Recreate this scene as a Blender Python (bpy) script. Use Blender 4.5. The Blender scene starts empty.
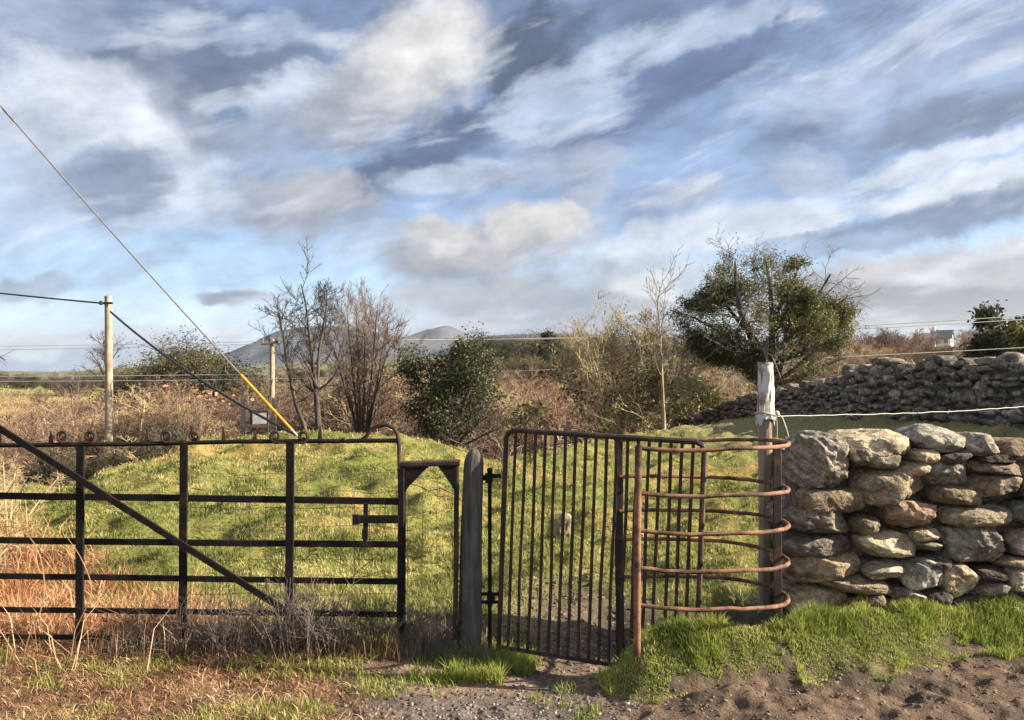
import bpy, math, random
import numpy as np
from math import radians, sin, cos, pi, tan, atan, atan2, sqrt, exp
from mathutils import Vector, Matrix
RNG = np.random.default_rng(11)
random.seed(11)
S = bpy.context.scene
COL = S.collection
EYE = 1.6            # camera height over the path
F = 803.0            # focal length in picture widths of 1024
HOR = 372.0          # row of the horizon
def at(px, py, d):
    """world point seen at a pixel, d metres ahead"""
    return np.array([(px-512)/F*d, d, EYE-(py-HOR)*d/F])
def xat(px, d): return (px-512)/F*d
def zat(py, d): return EYE-(py-HOR)*d/F
def sm(x, a, b):
    t = np.clip((np.asarray(x, float)-a)/(b-a), 0, 1)
    return t*t*(3-2*t)
def srgb(r, g, b):
    return tuple(((c/255)/12.92 if c/255 <= .04045 else ((c/255+.055)/1.055)**2.4) for c in (r, g, b))

# ---------------------------------------------------------------- value noise
def _hash(ix, iy, seed):
    h = (ix.astype(np.int64)*374761393 + iy.astype(np.int64)*668265263 + seed*982451653) & 0xffffffff
    h = ((h ^ (h >> 13))*1274126177) & 0xffffffff
    return ((h ^ (h >> 16)) & 0xffff)/65535.0
def vnoise(x, y, seed=0):
    x = np.asarray(x, float); y = np.asarray(y, float)
    ix = np.floor(x); iy = np.floor(y)
    fx = x-ix; fy = y-iy
    fx = fx*fx*(3-2*fx); fy = fy*fy*(3-2*fy)
    a = _hash(ix, iy, seed); b = _hash(ix+1, iy, seed); c = _hash(ix, iy+1, seed); d = _hash(ix+1, iy+1, seed)
    return (a*(1-fx)+b*fx)*(1-fy)+(c*(1-fx)+d*fx)*fy
def fbm(x, y, seed=0, octaves=4):
    s = 0; a = .5; t = 0
    for k in range(octaves):
        s = s+a*vnoise(x*2**k+17.3*k, y*2**k-9.1*k, seed+k); t += a; a *= .5
    return s/t

# ---------------------------------------------------------------- objects
def new_mesh(name, v, f, mat=None, smooth=False):
    me = bpy.data.meshes.new(name)
    me.from_pydata([tuple(p) for p in v], [], [tuple(q) for q in f])
    if mat: me.materials.append(mat)
    if smooth: me.polygons.foreach_set('use_smooth', [True]*len(me.polygons))
    me.update()
    return me
def big_mesh(name, v, faces, mat=None, smooth=False, tint=None, col=None):
    """v (N,3), faces (M,k) arrays"""
    me = bpy.data.meshes.new(name)
    v = np.ascontiguousarray(v, np.float32)
    if not isinstance(faces, (list, tuple)): faces = [faces]
    faces = [np.asarray(q) for q in faces if len(q)]
    me.vertices.add(len(v)); me.vertices.foreach_set('co', v.ravel())
    nl = sum(q.size for q in faces); npol = sum(len(q) for q in faces)
    me.loops.add(nl); me.polygons.add(npol)
    me.loops.foreach_set('vertex_index', np.concatenate([q.ravel() for q in faces]).astype(np.int32))
    st = []; o = 0
    for q in faces:
        st.append(o+np.arange(len(q))*q.shape[1]); o += q.size
    me.polygons.foreach_set('loop_start', np.concatenate(st).astype(np.int32))
    if smooth: me.polygons.foreach_set('use_smooth', np.ones(npol, bool))
    if mat: me.materials.append(mat)
    if tint is not None:
        a = me.attributes.new('tint', 'FLOAT', 'POINT'); a.data.foreach_set('value', np.ascontiguousarray(tint, np.float32))
    if col is not None:
        a = me.attributes.new('zone', 'FLOAT_COLOR', 'POINT')
        c = np.ones((len(v), 4), np.float32); c[:, :3] = col
        a.data.foreach_set('color', c.ravel())
    me.update(calc_edges=True); me.validate()
    return me
def link(name, me, parent=None, loc=(0, 0, 0), rot=(0, 0, 0)):
    o = bpy.data.objects.new(name, me); COL.objects.link(o)
    o.location = [float(c) for c in loc]; o.rotation_euler = rot
    if parent: o.parent = parent
    return o
def tag(o, label=None, cat=None, group=None, kind=None):
    if label: o['label'] = label
    if cat: o['category'] = cat
    if group: o['group'] = group
    if kind: o['kind'] = kind
    return o
def thing(name, loc, label, cat, group=None):
    o = bpy.data.objects.new(name, None); COL.objects.link(o)
    o.location = [float(c) for c in loc]; o.empty_display_size = .1
    return tag(o, label, cat, group)

class MB:
    """collects geometry (world coordinates) for one mesh object"""
    def __init__(s): s.v = []; s.f = []; s.n = 0
    def add(s, v, f):
        v = np.asarray(v, float)
        s.v.append(v); s.f += [tuple(int(i)+s.n for i in q) for q in f]; s.n += len(v)
    def sweep(s, path, prof, scale=None, up=(0, 0, 1), closed=False, caps=True, twist=None):
        """prof: (k,2) section in (side, up) axes, swept along path"""
        P = np.asarray(path, float); prof = np.asarray(prof, float); k = len(prof); n = len(P)
        T = np.empty_like(P)
        if closed: T = np.roll(P, -1, 0)-np.roll(P, 1, 0)
        else: T[1:-1] = P[2:]-P[:-2]; T[0] = P[1]-P[0]; T[-1] = P[-1]-P[-2]
        T /= np.linalg.norm(T, axis=1)[:, None]+1e-12
        up = np.asarray(up, float)
        if abs(np.dot(T[0], up)) > .95*np.linalg.norm(up): up = np.array([0, 1., 0]) if abs(T[0][1]) < .9 else np.array([1., 0, 0])
        V = []
        side = None
        for i in range(n):
            if side is None: sd = np.cross(T[i], up)
            else: sd = side-T[i]*np.dot(side, T[i])
            sd /= np.linalg.norm(sd)+1e-12
            side = sd; u = np.cross(sd, T[i])
            q = prof*(1 if scale is None else scale[i])
            if twist is not None:
                c_, s_ = cos(twist[i]), sin(twist[i]); q = q@np.array([[c_, s_], [-s_, c_]])
            V.append(P[i]+q[:, :1]*sd+q[:, 1:]*u)
        V = np.concatenate(V); f = []
        for i in range(n if closed else n-1):
            a = i*k; b = ((i+1) % n)*k
            for j in range(k): f.append((a+j, a+(j+1) % k, b+(j+1) % k, b+j))
        if caps and not closed:
            f.append(tuple(range(k))[::-1]); f.append(tuple((n-1)*k+j for j in range(k)))
        s.add(V, f); return s
    def tube(s, path, r, n=8, **kw):
        path = np.asarray(path, float)
        a = np.arange(n)*2*pi/n
        prof = np.c_[np.cos(a), np.sin(a)]
        sc = np.full(len(path), r, float) if np.isscalar(r) else np.asarray(r, float)
        return s.sweep(path, prof, sc, **kw)
    def bar(s, p0, p1, w, t, up=(0, 0, 1), wob=0., n=8, seed=0, end=1.0):
        """flat bar w wide (along up), t thick, slightly bent"""
        p0 = np.asarray(p0, float); p1 = np.asarray(p1, float)
        q = np.linspace(0, 1, n)[:, None]; P = p0*(1-q)+p1*q
        if wob:
            r = np.random.default_rng(seed)
            P = P+np.stack([np.convolve(r.normal(0, wob, n+4), np.ones(5)/3, 'valid') for _ in range(3)], 1)*np.sin(pi*q)**.5
        b = min(w, t)*.22; a, c = t/2, w/2
        prof = [(-a+b, -c), (a-b, -c), (a, -c+b), (a, c-b), (a-b, c), (-a+b, c), (-a, c-b), (-a, -c+b)]
        return s.sweep(P, prof, np.linspace(1, end, n), up=up)
    def box(s, c, size, rot=None):
        x, y, z = [q/2 for q in size]
        b = min(x, y, z)*.16
        v = []
        for (sx, sy, sz) in [(i, j, k) for i in (-1, 1) for j in (-1, 1) for k in (-1, 1)]: v.append((sx*x, sy*y, sz*z))
        f = [(0, 1, 3, 2), (4, 6, 7, 5), (0, 4, 5, 1), (2, 3, 7, 6), (0, 2, 6, 4), (1, 5, 7, 3)]
        v = np.array(v)
        if rot is not None: v = v@np.array(rot).T
        s.add(v+np.asarray(c, float), f); return s
    def lathe(s, c, prof, n=16, ax=None):
        """prof (r,z) pairs turned about z at c"""
        a = np.arange(n)*2*pi/n; V = []
        for r, z in prof: V.append(np.c_[r*np.cos(a), r*np.sin(a), np.full(n, z)])
        k = len(prof); V = np.concatenate(V)
        if ax is not None: V = V@np.array(ax).T
        f = [(i*n+j, i*n+(j+1) % n, (i+1)*n+(j+1) % n, (i+1)*n+j) for i in range(k-1) for j in range(n)]
        f.append(tuple(range(n))[::-1]); f.append(tuple((k-1)*n+j for j in range(n)))
        s.add(V+np.asarray(c, float), f); return s
    def build(s, name, mat, parent=None, smooth=False, origin=None):
        v = np.concatenate(s.v)
        o = np.zeros(3)
        if parent is not None:
            q = parent
            while q is not None: o = o+np.array(q.location); q = q.parent
        loc = (0, 0, 0)
        if origin is not None and parent is None: o = np.asarray(origin, float); loc = origin
        me = new_mesh(name, v-o, s.f, mat, smooth)
        if smooth:
            try: me.set_sharp_from_angle(angle=radians(40))
            except Exception: pass
        return link(name, me, parent, loc)

def tubes_mesh(P, R, sides=3):
    """many polylines at once: P (N,k,3), R (N,k) -> verts, quads"""
    N, k, _ = P.shape
    T = np.gradient(P, axis=1); T /= np.linalg.norm(T, axis=2, keepdims=True)+1e-9
    ref = np.where(np.abs(T[:, :1, 2:3]) > .9, np.array([[[1., 0, 0]]]), np.array([[[0, 0, 1.]]]))
    A = np.cross(T, np.broadcast_to(ref, T.shape)); A /= np.linalg.norm(A, axis=2, keepdims=True)+1e-9
    B = np.cross(A, T)
    ang = np.arange(sides)*2*pi/sides
    V = P[:, :, None, :]+R[:, :, None, None]*(np.cos(ang)[None, None, :, None]*A[:, :, None, :]+np.sin(ang)[None, None, :, None]*B[:, :, None, :])
    idx = np.arange(N*k*sides).reshape(N, k, sides)
    a = idx[:, :-1, :]; b = idx[:, 1:, :]
    f = np.stack([a, np.roll(a, -1, 2), np.roll(b, -1, 2), b], -1).reshape(-1, 4)
    return V.reshape(-1, 3), f
def leaf_quads(C, size, rng, aspect=.6, updir=0.0):
    """small folded leaves at C"""
    n = len(C)
    a = rng.normal(size=(n, 3)); a[:, 2] += updir; a /= np.linalg.norm(a, axis=1)[:, None]
    b = rng.normal(size=(n, 3)); b -= a*(a*b).sum(1)[:, None]; b /= np.linalg.norm(b, axis=1)[:, None]
    s = np.broadcast_to(np.asarray(size, float), (n,))[:, None]*(.6+.8*rng.random((n, 1)))
    c = np.cross(a, b)
    v = np.stack([C-a*s*.5, C+b*s*aspect*.5+c*s*.12, C+a*s*.5, C-b*s*aspect*.5+c*s*.12], 1).reshape(-1, 3)
    f = np.arange(n*4).reshape(n, 4)
    return v, f
def blades(P, h, w, lean, rng, az=None, tint=None, curl=.5):
    """grass blades: 5 points each. P (n,3) roots"""
    n = len(P)
    h = np.broadcast_to(h, (n,))[:, None]; w = np.broadcast_to(w, (n,))[:, None]; lean = np.broadcast_to(lean, (n,))[:, None]
    if az is None: az = rng.random(n)*2*pi
    d = np.c_[np.cos(az), np.sin(az), np.zeros(n)]
    fa = rng.random(n)*2*pi
    s = np.c_[np.cos(fa), np.sin(fa), np.zeros(n)]*w*.5
    up = np.array([0, 0, 1.])
    L = np.sqrt(np.maximum(1e-4, 1-np.minimum(lean, .98)**2))
    m = P+(d*lean*.42*(1-curl*.5)+up*L*.55)*h
    t = P+(d*lean*1.05+up*L*(1-.12*curl))*h
    v = np.stack([P-s, P+s, m+s*.75, m-s*.75, t], 1).reshape(-1, 3)
    i = np.arange(n)*5
    q = np.stack([i, i+1, i+2, i+3], 1); tr = np.stack([i+3, i+2, i+4], 1)
    if tint is None: tint = rng.random(n)
    return v, q, tr, np.repeat(tint, 5)

# ---------------------------------------------------------------- material helper
class NT:
    def __init__(s, name):
        s.m = bpy.data.materials.new(name); s.m.use_nodes = True
        s.t = s.m.node_tree; s.t.nodes.clear()
        s.out = s.n('ShaderNodeOutputMaterial')
    def n(s, typ, **kw):
        q = s.t.nodes.new(typ)
        for k, v in kw.items(): setattr(q, k, v)
        return q
    def l(s, a, b): s.t.links.new(a, b)
    def tex(s, kind='Object'):
        q = s.n('ShaderNodeTexCoord'); return q.outputs[kind]
    def noise(s, vec, scale, detail=4, rough=.55, dist=0.):
        q = s.n('ShaderNodeTexNoise'); q.inputs['Scale'].default_value = scale; q.inputs['Detail'].default_value = detail
        q.inputs['Roughness'].default_value = rough; q.inputs['Distortion'].default_value = dist
        s.l(vec, q.inputs['Vector']); return q
    def stretch(s, vec, sx, sy, sz):
        q = s.n('ShaderNodeMapping'); q.inputs['Scale'].default_value = (sx, sy, sz); s.l(vec, q.inputs['Vector']); return q.outputs[0]
    def ramp(s, fac, stops):
        q = s.n('ShaderNodeValToRGB'); e = q.color_ramp.elements
        while len(e) < len(stops): e.new(.5)
        for i, (p, c) in enumerate(stops):
            e[i].position = p; e[i].color = (c[0], c[1], c[2], 1) if not np.isscalar(c) else (c, c, c, 1)
        s.l(fac, q.inputs[0]); return q.outputs[0]
    def mix(s, fac, a, b, mode='MIX'):
        q = s.n('ShaderNodeMix', data_type='RGBA', blend_type=mode)
        for k, val in ((0, fac), (6, a), (7, b)):
            sock = q.inputs[k]
            if hasattr(val, 'links'): s.l(val, sock)
            elif np.isscalar(val): sock.default_value = val if k == 0 else (val, val, val, 1)
            else: sock.default_value = (*val[:3], 1)
        return q.outputs[2]
    def math(s, op, a, b=0., clamp=False):
        q = s.n('ShaderNodeMath', operation=op, use_clamp=clamp)
        for i, val in enumerate((a, b)):
            if hasattr(val, 'links'): s.l(val, q.inputs[i])
            else: q.inputs[i].default_value = val
        return q.outputs[0]
    def bump(s, h, strength=.5, dist=.01):
        q = s.n('ShaderNodeBump'); q.inputs['Strength'].default_value = strength; q.inputs['Distance'].default_value = dist
        s.l(h, q.inputs['Height']); return q.outputs[0]
    def bsdf(s, color, rough=.8, metal=0., normal=None, spec=.3, trans=0.):
        q = s.n('ShaderNodeBsdfPrincipled')
        for sock, val in ((q.inputs['Base Color'], color), (q.inputs['Roughness'], rough), (q.inputs['Metallic'], metal)):
            if hasattr(val, 'links'): s.l(val, sock)
            elif np.isscalar(val): sock.default_value = val
            else: sock.default_value = (*val[:3], 1)
        q.inputs['Specular IOR Level'].default_value = spec
        if normal is not None: s.l(normal, q.inputs['Normal'])
        o = q.outputs[0]
        if trans:
            tr = s.n('ShaderNodeBsdfTranslucent')
            if hasattr(color, 'links'): s.l(color, tr.inputs['Color'])
            else: tr.inputs['Color'].default_value = (*color[:3], 1)
            mx = s.n('ShaderNodeMixShader'); mx.inputs[0].default_value = trans
            s.l(o, mx.inputs[1]); s.l(tr.outputs[0], mx.inputs[2]); o = mx.outputs[0]
        s.l(o, s.out.inputs['Surface']); return s.m
    def attr(s, name, what='Fac'):
        q = s.n('ShaderNodeAttribute'); q.attribute_name = name; return q.outputs[what]
    def objrand(s):
        q = s.n('ShaderNodeObjectInfo'); return q.outputs['Random']
# ================================================================ camera, light, sky
cam_d = bpy.data.cameras.new('camera'); cam = bpy.data.objects.new('camera', cam_d); COL.objects.link(cam)
cam.location = (0, 0, EYE); cam.rotation_euler = (radians(90), 0, 0)
cam_d.sensor_width = 36; cam_d.lens = F/1024*36; cam_d.shift_y = (HOR-360)/1024
cam_d.clip_start = .05; cam_d.clip_end = 20000
S.camera = cam
S.render.resolution_x = 1024; S.render.resolution_y = 720
S.view_settings.view_transform = 'Standard'; S.view_settings.look = 'None'
EXPOSURE = 1.85
S.view_settings.exposure = EXPOSURE; S.view_settings.gamma = 1
SUN_EL, SUN_AZ = 26.0, 96.0        # azimuth from +Y towards +X
sd = Vector((cos(radians(SUN_EL))*sin(radians(SUN_AZ)), cos(radians(SUN_EL))*cos(radians(SUN_AZ)), sin(radians(SUN_EL))))
sl = bpy.data.lights.new('sun', 'SUN'); sl.energy = 5.0; sl.angle = radians(.5); sl.color = (1, .88, .68)
so = bpy.data.objects.new('sun', sl); COL.objects.link(so); so.rotation_euler = (-sd).to_track_quat('-Z', 'Y').to_euler(); so.location = (8, -2, 9)

W = bpy.data.worlds.new('World'); S.world = W; W.use_nodes = True
wt = W.node_tree; wt.nodes.clear()
def wn(t, **kw):
    q = wt.nodes.new(t)
    for k, v in kw.items(): setattr(q, k, v)
    return q
def wl(a, b): wt.links.new(a, b)
def wmath(op, a, b=0., clamp=False):
    q = wn('ShaderNodeMath', operation=op, use_clamp=clamp)
    for i, val in enumerate((a, b)):
        if hasattr(val, 'links'): wl(val, q.inputs[i])
        else: q.inputs[i].default_value = val
    return q.outputs[0]
STR = .10
GAIN = 1/(STR*2**EXPOSURE)
sky = wn('ShaderNodeTexSky'); sky.sky_type = 'NISHITA'; sky.sun_disc = False
sky.sun_elevation = radians(SUN_EL); sky.sun_rotation = radians(SUN_AZ); sky.air_density = 1; sky.dust_density = .6; sky.ozone_density = 1.5
tc = wn('ShaderNodeTexCoord'); sx = wn('ShaderNodeSeparateXYZ'); wl(tc.outputs['Generated'], sx.inputs[0])
az = wmath('ARCTAN2', sx.outputs[0], sx.outputs[1]); el = wmath('ARCSINE', sx.outputs[2])
cx = wn('ShaderNodeCombineXYZ'); wl(wmath('MULTIPLY', az, 10.), cx.inputs[0]); wl(wmath('MULTIPLY', el, 10.), cx.inputs[1])
P0 = cx.outputs[0]
def wnoise(vec, scale, detail=5, rough=.55, dist=0, st=(1, 1), rot=0):
    mp = wn('ShaderNodeMapping'); mp.vector_type = 'TEXTURE'; mp.inputs['Scale'].default_value = (st[0], st[1], 1); mp.inputs['Rotation'].default_value = (0, 0, radians(rot)); wl(vec, mp.inputs[0])
    q = wn('ShaderNodeTexNoise'); q.inputs['Scale'].default_value = scale; q.inputs['Detail'].default_value = detail
    q.inputs['Roughness'].default_value = rough; q.inputs['Distortion'].default_value = dist; wl(mp.outputs[0], q.inputs['Vector']); return q
def warp(vec, scale, amp, detail=3):
    q = wnoise(vec, scale, detail)
    a = wn('ShaderNodeVectorMath', operation='SUBTRACT'); wl(q.outputs['Color'], a.inputs[0]); a.inputs[1].default_value = (.5, .5, .5)
    b = wn('ShaderNodeVectorMath', operation='MULTIPLY'); wl(a.outputs[0], b.inputs[0]); b.inputs[1].default_value = (amp, amp, 0)
    c = wn('ShaderNodeVectorMath', operation='ADD'); wl(vec, c.inputs[0]); wl(b.outputs[0], c.inputs[1]); return c.outputs[0]
P1 = warp(warp(P0, .5, .8, 2), 2.2, .42, 7)
P2 = warp(P0, .45, .7, 1)
N_puff = wnoise(P2, 1.5, 9, .60, .0, (1.2, .9), 8).outputs['Fac']                        # billows
N_fine = wnoise(P2, 1.5, 9, .62, .0, (2.4, .75), 14).outputs['Fac']     # wind-drawn streaks
N_band = wnoise(P2, .9, 8, .56, .0, (3.6, .7), 13).outputs['Fac']
def lin(c, k=1.0):
    r = srgb(*c); return (r[0]*GAIN*k, r[1]*GAIN*k, r[2]*GAIN*k, 1)
def wmix(fac, a, b):
    q = wn('ShaderNodeMix', data_type='RGBA')
    for sock, val in ((q.inputs[0], fac), (q.inputs[6], a), (q.inputs[7], b)):
        if hasattr(val, 'links'): wl(val, sock)
        elif np.isscalar(val): sock.default_value = val
        else: sock.default_value = val
    return q.outputs[2]
def wrange(v, a, b, lo=0., hi=1., kind='SMOOTHSTEP'):
    q = wn('ShaderNodeMapRange', interpolation_type=kind); wl(v, q.inputs[0])
    q.inputs[1].default_value = a; q.inputs[2].default_value = b; q.inputs[3].default_value = lo; q.inputs[4].default_value = hi
    return q.outputs[0]
# clear-air colour: sky texture, deepened with height
r_el = wn('ShaderNodeValToRGB'); wl(wmath('DIVIDE', el, .55), r_el.inputs[0])
e = r_el.color_ramp.elements
stops = [(0, (158, 178, 204)), (.09, (164, 196, 230)), (.2, (142, 188, 232)), (.36, (108, 148, 202)), (.6, (84, 116, 168)), (.85, (84, 110, 154)), (1, (78, 102, 146))]
while len(e) < len(stops): e.new(.5)
for i, (p, c) in enumerate(stops): e[i].position = p; e[i].color = lin(c)
C = wmix(.82, sky.outputs[0], r_el.outputs[0])
# broad wind-drawn veil over the upper sky
up = wrange(el, .12, .3)
C = wmix(wmath('MULTIPLY', wrange(N_band, .48, .70), wmath('MULTIPLY', up, .8)), C, lin((176, 198, 230)))
C = wmix(wmath('MULTIPLY', wrange(N_fine, .52, .30, 0, 1), wmath('MULTIPLY', up, .55)), C, lin((70, 94, 134)))
N_d = wnoise(P2, 1.2, 9, .56, .0, (2.0, .7), 12).outputs['Fac']
C = wmix(wmath('MULTIPLY', wrange(N_d, .50, .28), wmath('MULTIPLY', wrange(el, .08, .2), .5)), C, lin((90, 114, 154)))
def blob(px, py, rx, ry, rot, color, dens=.9, noise=None, k=1.1, edge=(.18, .62), vec=None):
    """one cloud: centre and radii as degrees derived from picture rows and columns"""
    global C
    u = atan((px-512)/F); v = atan((HOR-py)/F*cos(u))
    mp = wn('ShaderNodeMapping'); mp.vector_type = 'TEXTURE'; mp.inputs['Location'].default_value = (u*10, v*10, 0)
    mp.inputs['Rotation'].default_value = (0, 0, radians(rot)); mp.inputs['Scale'].default_value = (rx/F*10, ry/F*10, 1); wl(vec or P1, mp.inputs[0])
    ln = wn('ShaderNodeVectorMath', operation='LENGTH'); wl(mp.outputs[0], ln.inputs[0])
    g = wrange(ln.outputs['Value'], 1.35, .15, 0, 1)
    n = noise if noise is not None else N_puff
    h = wmath('ADD', g, wmath('MULTIPLY', wmath('SUBTRACT', n, .5), k*2.4))
    h = wmath('MULTIPLY', h, wrange(g, 0, .25))
    C = wmix(wrange(h, edge[0], edge[1], 0, dens), C, lin(color))
SOFT = (.02, .86)
# --- upper left: grey-blue veil, white openings
blob(110, 40, 190, 50, 0, (104, 124, 160), .78, N_fine, 1.2, SOFT)
blob(240, 75, 130, 40, 8, (104, 122, 156), .75, N_fine, 1.2, SOFT)
blob(60, 20, 120, 26, 6, (176, 194, 222), .6, N_fine, 1.3, SOFT)
blob(75, 130, 140, 62, -8, (210, 219, 236), .92, N_puff, .9, SOFT)
blob(130, 118, 80, 40, 0, (224, 229, 240), .8, N_puff, .9, SOFT)
blob(40, 195, 110, 40, 0, (178, 200, 228), .8, N_fine, 1., SOFT)
blob(175, 196, 90, 34, 4, (206, 220, 240), .9, N_fine, 1., SOFT)
blob(116, 188, 60, 36, 12, (82, 112, 154), .7, N_fine, .9, SOFT)
blob(200, 120, 70, 26, -40, (132, 146, 172), .7, N_puff, 1., SOFT)
blob(250, 30, 90, 20, 8, (182, 198, 226), .6, N_fine, 1.3, SOFT)
blob(300, 105, 70, 36, 10, (206, 219, 240), .9, N_puff, 1., SOFT)
blob(262, 140, 60, 22, 0, (150, 166, 194), .75, N_puff, 1., SOFT)
# --- slate gaps and slanting streaks
blob(430, 155, 130, 34, 28, (62, 92, 138), .93, N_fine, 1.0, SOFT)
blob(530, 55, 70, 52, 30, (62, 84, 118), .92, N_puff, .9, SOFT)
blob(650, 90, 150, 34, 24, (74, 106, 156), .92, N_fine, .9, SOFT)
blob(590, 70, 130, 26, 24, (196, 211, 234), .85, N_fine, 1.2, SOFT)
blob(700, 30, 110, 18, 18, (186, 202, 228), .7, N_fine, 1.2, SOFT)
blob(560, 112, 90, 30, 16, (182, 204, 234), .8, N_fine, 1.1, SOFT)
blob(455, 182, 80, 20, 6, (198, 214, 236), .85, N_fine, 1.1, SOFT)
blob(540, 172, 90, 24, 12, (158, 172, 198), .7, N_puff, 1., SOFT)
blob(600, 158, 34, 22, 0, (172, 182, 202), .6, N_puff, 1., SOFT)
# --- bright cloud near the top
blob(352, 112, 74, 44, 35, (164, 168, 180), .9, N_puff, .7, SOFT)
blob(418, 58, 84, 62, 20, (214, 214, 218), .97, N_puff, .55, SOFT)
blob(424, 54, 62, 44, 20, (232, 229, 228), .9, N_puff, .55, SOFT)
# --- grey puff over the bare trees
blob(292, 205, 86, 36, -4, (158, 165, 184), .9, N_puff, .9, SOFT)
blob(322, 196, 44, 22, 0, (190, 190, 198), .75, N_puff, .9, SOFT)
blob(245, 298, 44, 9, 3, (128, 142, 170), .95, N_puff, .9, SOFT)
blob(28, 273, 44, 13, 0, (146, 166, 194), .8, N_puff, .9, SOFT)
blob(135, 265, 46, 18, 20, (146, 172, 206), .6, N_puff, .9, SOFT)
blob(370, 245, 50, 20, 10, (182, 206, 234), .7, N_puff, .9, SOFT)
# --- right: pale streaks
blob(690, 200, 120, 26, 6, (134, 162, 204), .6, N_fine, 1., SOFT)
blob(830, 92, 100, 34, 6, (168, 188, 220), .75, N_fine, 1., SOFT)
blob(806, 172, 46, 26, 0, (176, 190, 216), .75, N_puff, .9, SOFT)
blob(960, 60, 130, 40, 10, (158, 178, 214), .6, N_fine, 1.2, SOFT)
blob(980, 120, 120, 22, 4, (112, 130, 162), .8, N_fine, 1., SOFT)
blob(935, 166, 96, 12, 6, (218, 226, 238), .85, N_fine, 1.2, SOFT)
blob(730, 232, 200, 24, 8, (212, 223, 238), .95, N_fine, .9, SOFT)
blob(980, 192, 110, 22, 4, (222, 229, 238), .9, N_fine, .9, SOFT)
blob(920, 222, 150, 15, 8, (96, 124, 168), .92, N_fine, .8, SOFT)
blob(830, 246, 90, 10, 7, (148, 178, 216), .8, N_fine, .8, SOFT)
# --- grey bank low at the centre, cumulus on it
blob(560, 302, 210, 46, 2, (158, 166, 182), .97, N_puff, .6, SOFT)
blob(470, 292, 110, 24, 8, (176, 182, 194), .8, N_puff, .8, SOFT)
blob(600, 330, 150, 18, 0, (138, 152, 178), .7, N_puff, .7, SOFT)
blob(455, 262, 84, 20, 6, (148, 154, 170), .95, N_puff, .7, SOFT)
blob(500, 240, 112, 30, 6, (182, 182, 188), .97, N_puff, .7, SOFT)
blob(535, 226, 66, 22, 4, (224, 220, 216), .92, N_puff, .8, SOFT)
blob(444, 236, 44, 18, 8, (220, 217, 216), .85, N_puff, .9, SOFT)
blob(600, 192, 34, 14, 8, (172, 182, 202), .8, N_puff, .9, SOFT)
blob(692, 200, 34, 14, 0, (176, 186, 204), .75, N_puff, .9, SOFT)
blob(660, 275, 60, 18, 4, (224, 227, 232), .85, N_puff, .8, SOFT)
blob(540, 346, 260, 22, 0, (154, 163, 182), .85, N_puff, .6, SOFT)
blob(930, 340, 210, 20, 0, (150, 156, 174), .85, N_puff, .6, SOFT)
# --- grey bank low on the right
blob(930, 296, 200, 50, 2, (150, 150, 160), .97, N_puff, .5, SOFT)
blob(960, 258, 130, 22, 4, (196, 194, 198), .92, N_puff, .8, SOFT)
blob(930, 300, 160, 22, 0, (132, 133, 144), .75, N_fine, .7, SOFT)
blob(900, 322, 130, 14, 0, (166, 170, 184), .7, N_fine, .8, SOFT)
# --- white and blue-grey along the left horizon
blob(60, 350, 160, 22, 0, (162, 182, 208), .9, N_puff, .7, SOFT)
blob(30, 334, 62, 17, 0, (218, 224, 234), .9, N_puff, .8, SOFT)
blob(130, 340, 44, 13, 0, (214, 222, 234), .85, N_puff, .8, SOFT)
blob(228, 337, 30, 11, 0, (218, 226, 238), .9, N_puff, .8, SOFT)
blob(185, 350, 80, 12, 0, (196, 208, 224), .8, N_puff, .8, SOFT)
blob(440, 324, 90, 8, 0, (200, 205, 216), .7, N_fine, .8, SOFT)
# thin bright wisps and darker rifts drawn across everything
N_w = wnoise(P2, 1.5, 9, .58, .0, (2.6, .7), 16).outputs['Fac']
C = wmix(wmath('MULTIPLY', wrange(N_w, .53, .67), .5), C, lin((226, 232, 242)))
# grain of the cloud itself
N_g = wnoise(P2, 1.9, 9, .62, .0, (1.6, .8), 12).outputs['Fac']
q = wn('ShaderNodeMix', data_type='RGBA', blend_type='MULTIPLY'); q.inputs[0].default_value = 1.; wl(C, q.inputs[6])
cr = wn('ShaderNodeValToRGB'); wl(N_g, cr.inputs[0]); cr.color_ramp.elements[0].position = .3; cr.color_ramp.elements[0].color = (.66, .71, .77, 1); cr.color_ramp.elements[1].position = .7; cr.color_ramp.elements[1].color = (1.30, 1.29, 1.27, 1)
wl(cr.outputs[0], q.inputs[7]); C = q.outputs[2]
# added brightness overhead and behind the camera, out of view, to lift the shadows
beh = wmath('ABSOLUTE', az)
C = wmix(wmath('MULTIPLY', wmath('MAXIMUM', wrange(el, .52, .85), wrange(beh, 1.45, 2.1)), .85), C, lin((232, 234, 240), .92))
# below the horizon: ground-coloured light
C = wmix(wrange(el, -.01, -.12), C, lin((96, 92, 74)))
hs = wn('ShaderNodeHueSaturation'); hs.inputs['Saturation'].default_value = .84; wl(C, hs.inputs['Color']); C = hs.outputs[0]
bg = wn('ShaderNodeBackground'); wl(C, bg.inputs[0]); bg.inputs[1].default_value = STR
wo = wn('ShaderNodeOutputWorld'); wl(bg.outputs[0], wo.inputs[0])
W.cycles.sampling_method = 'MANUAL'; W.cycles.sample_map_resolution = 512
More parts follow.
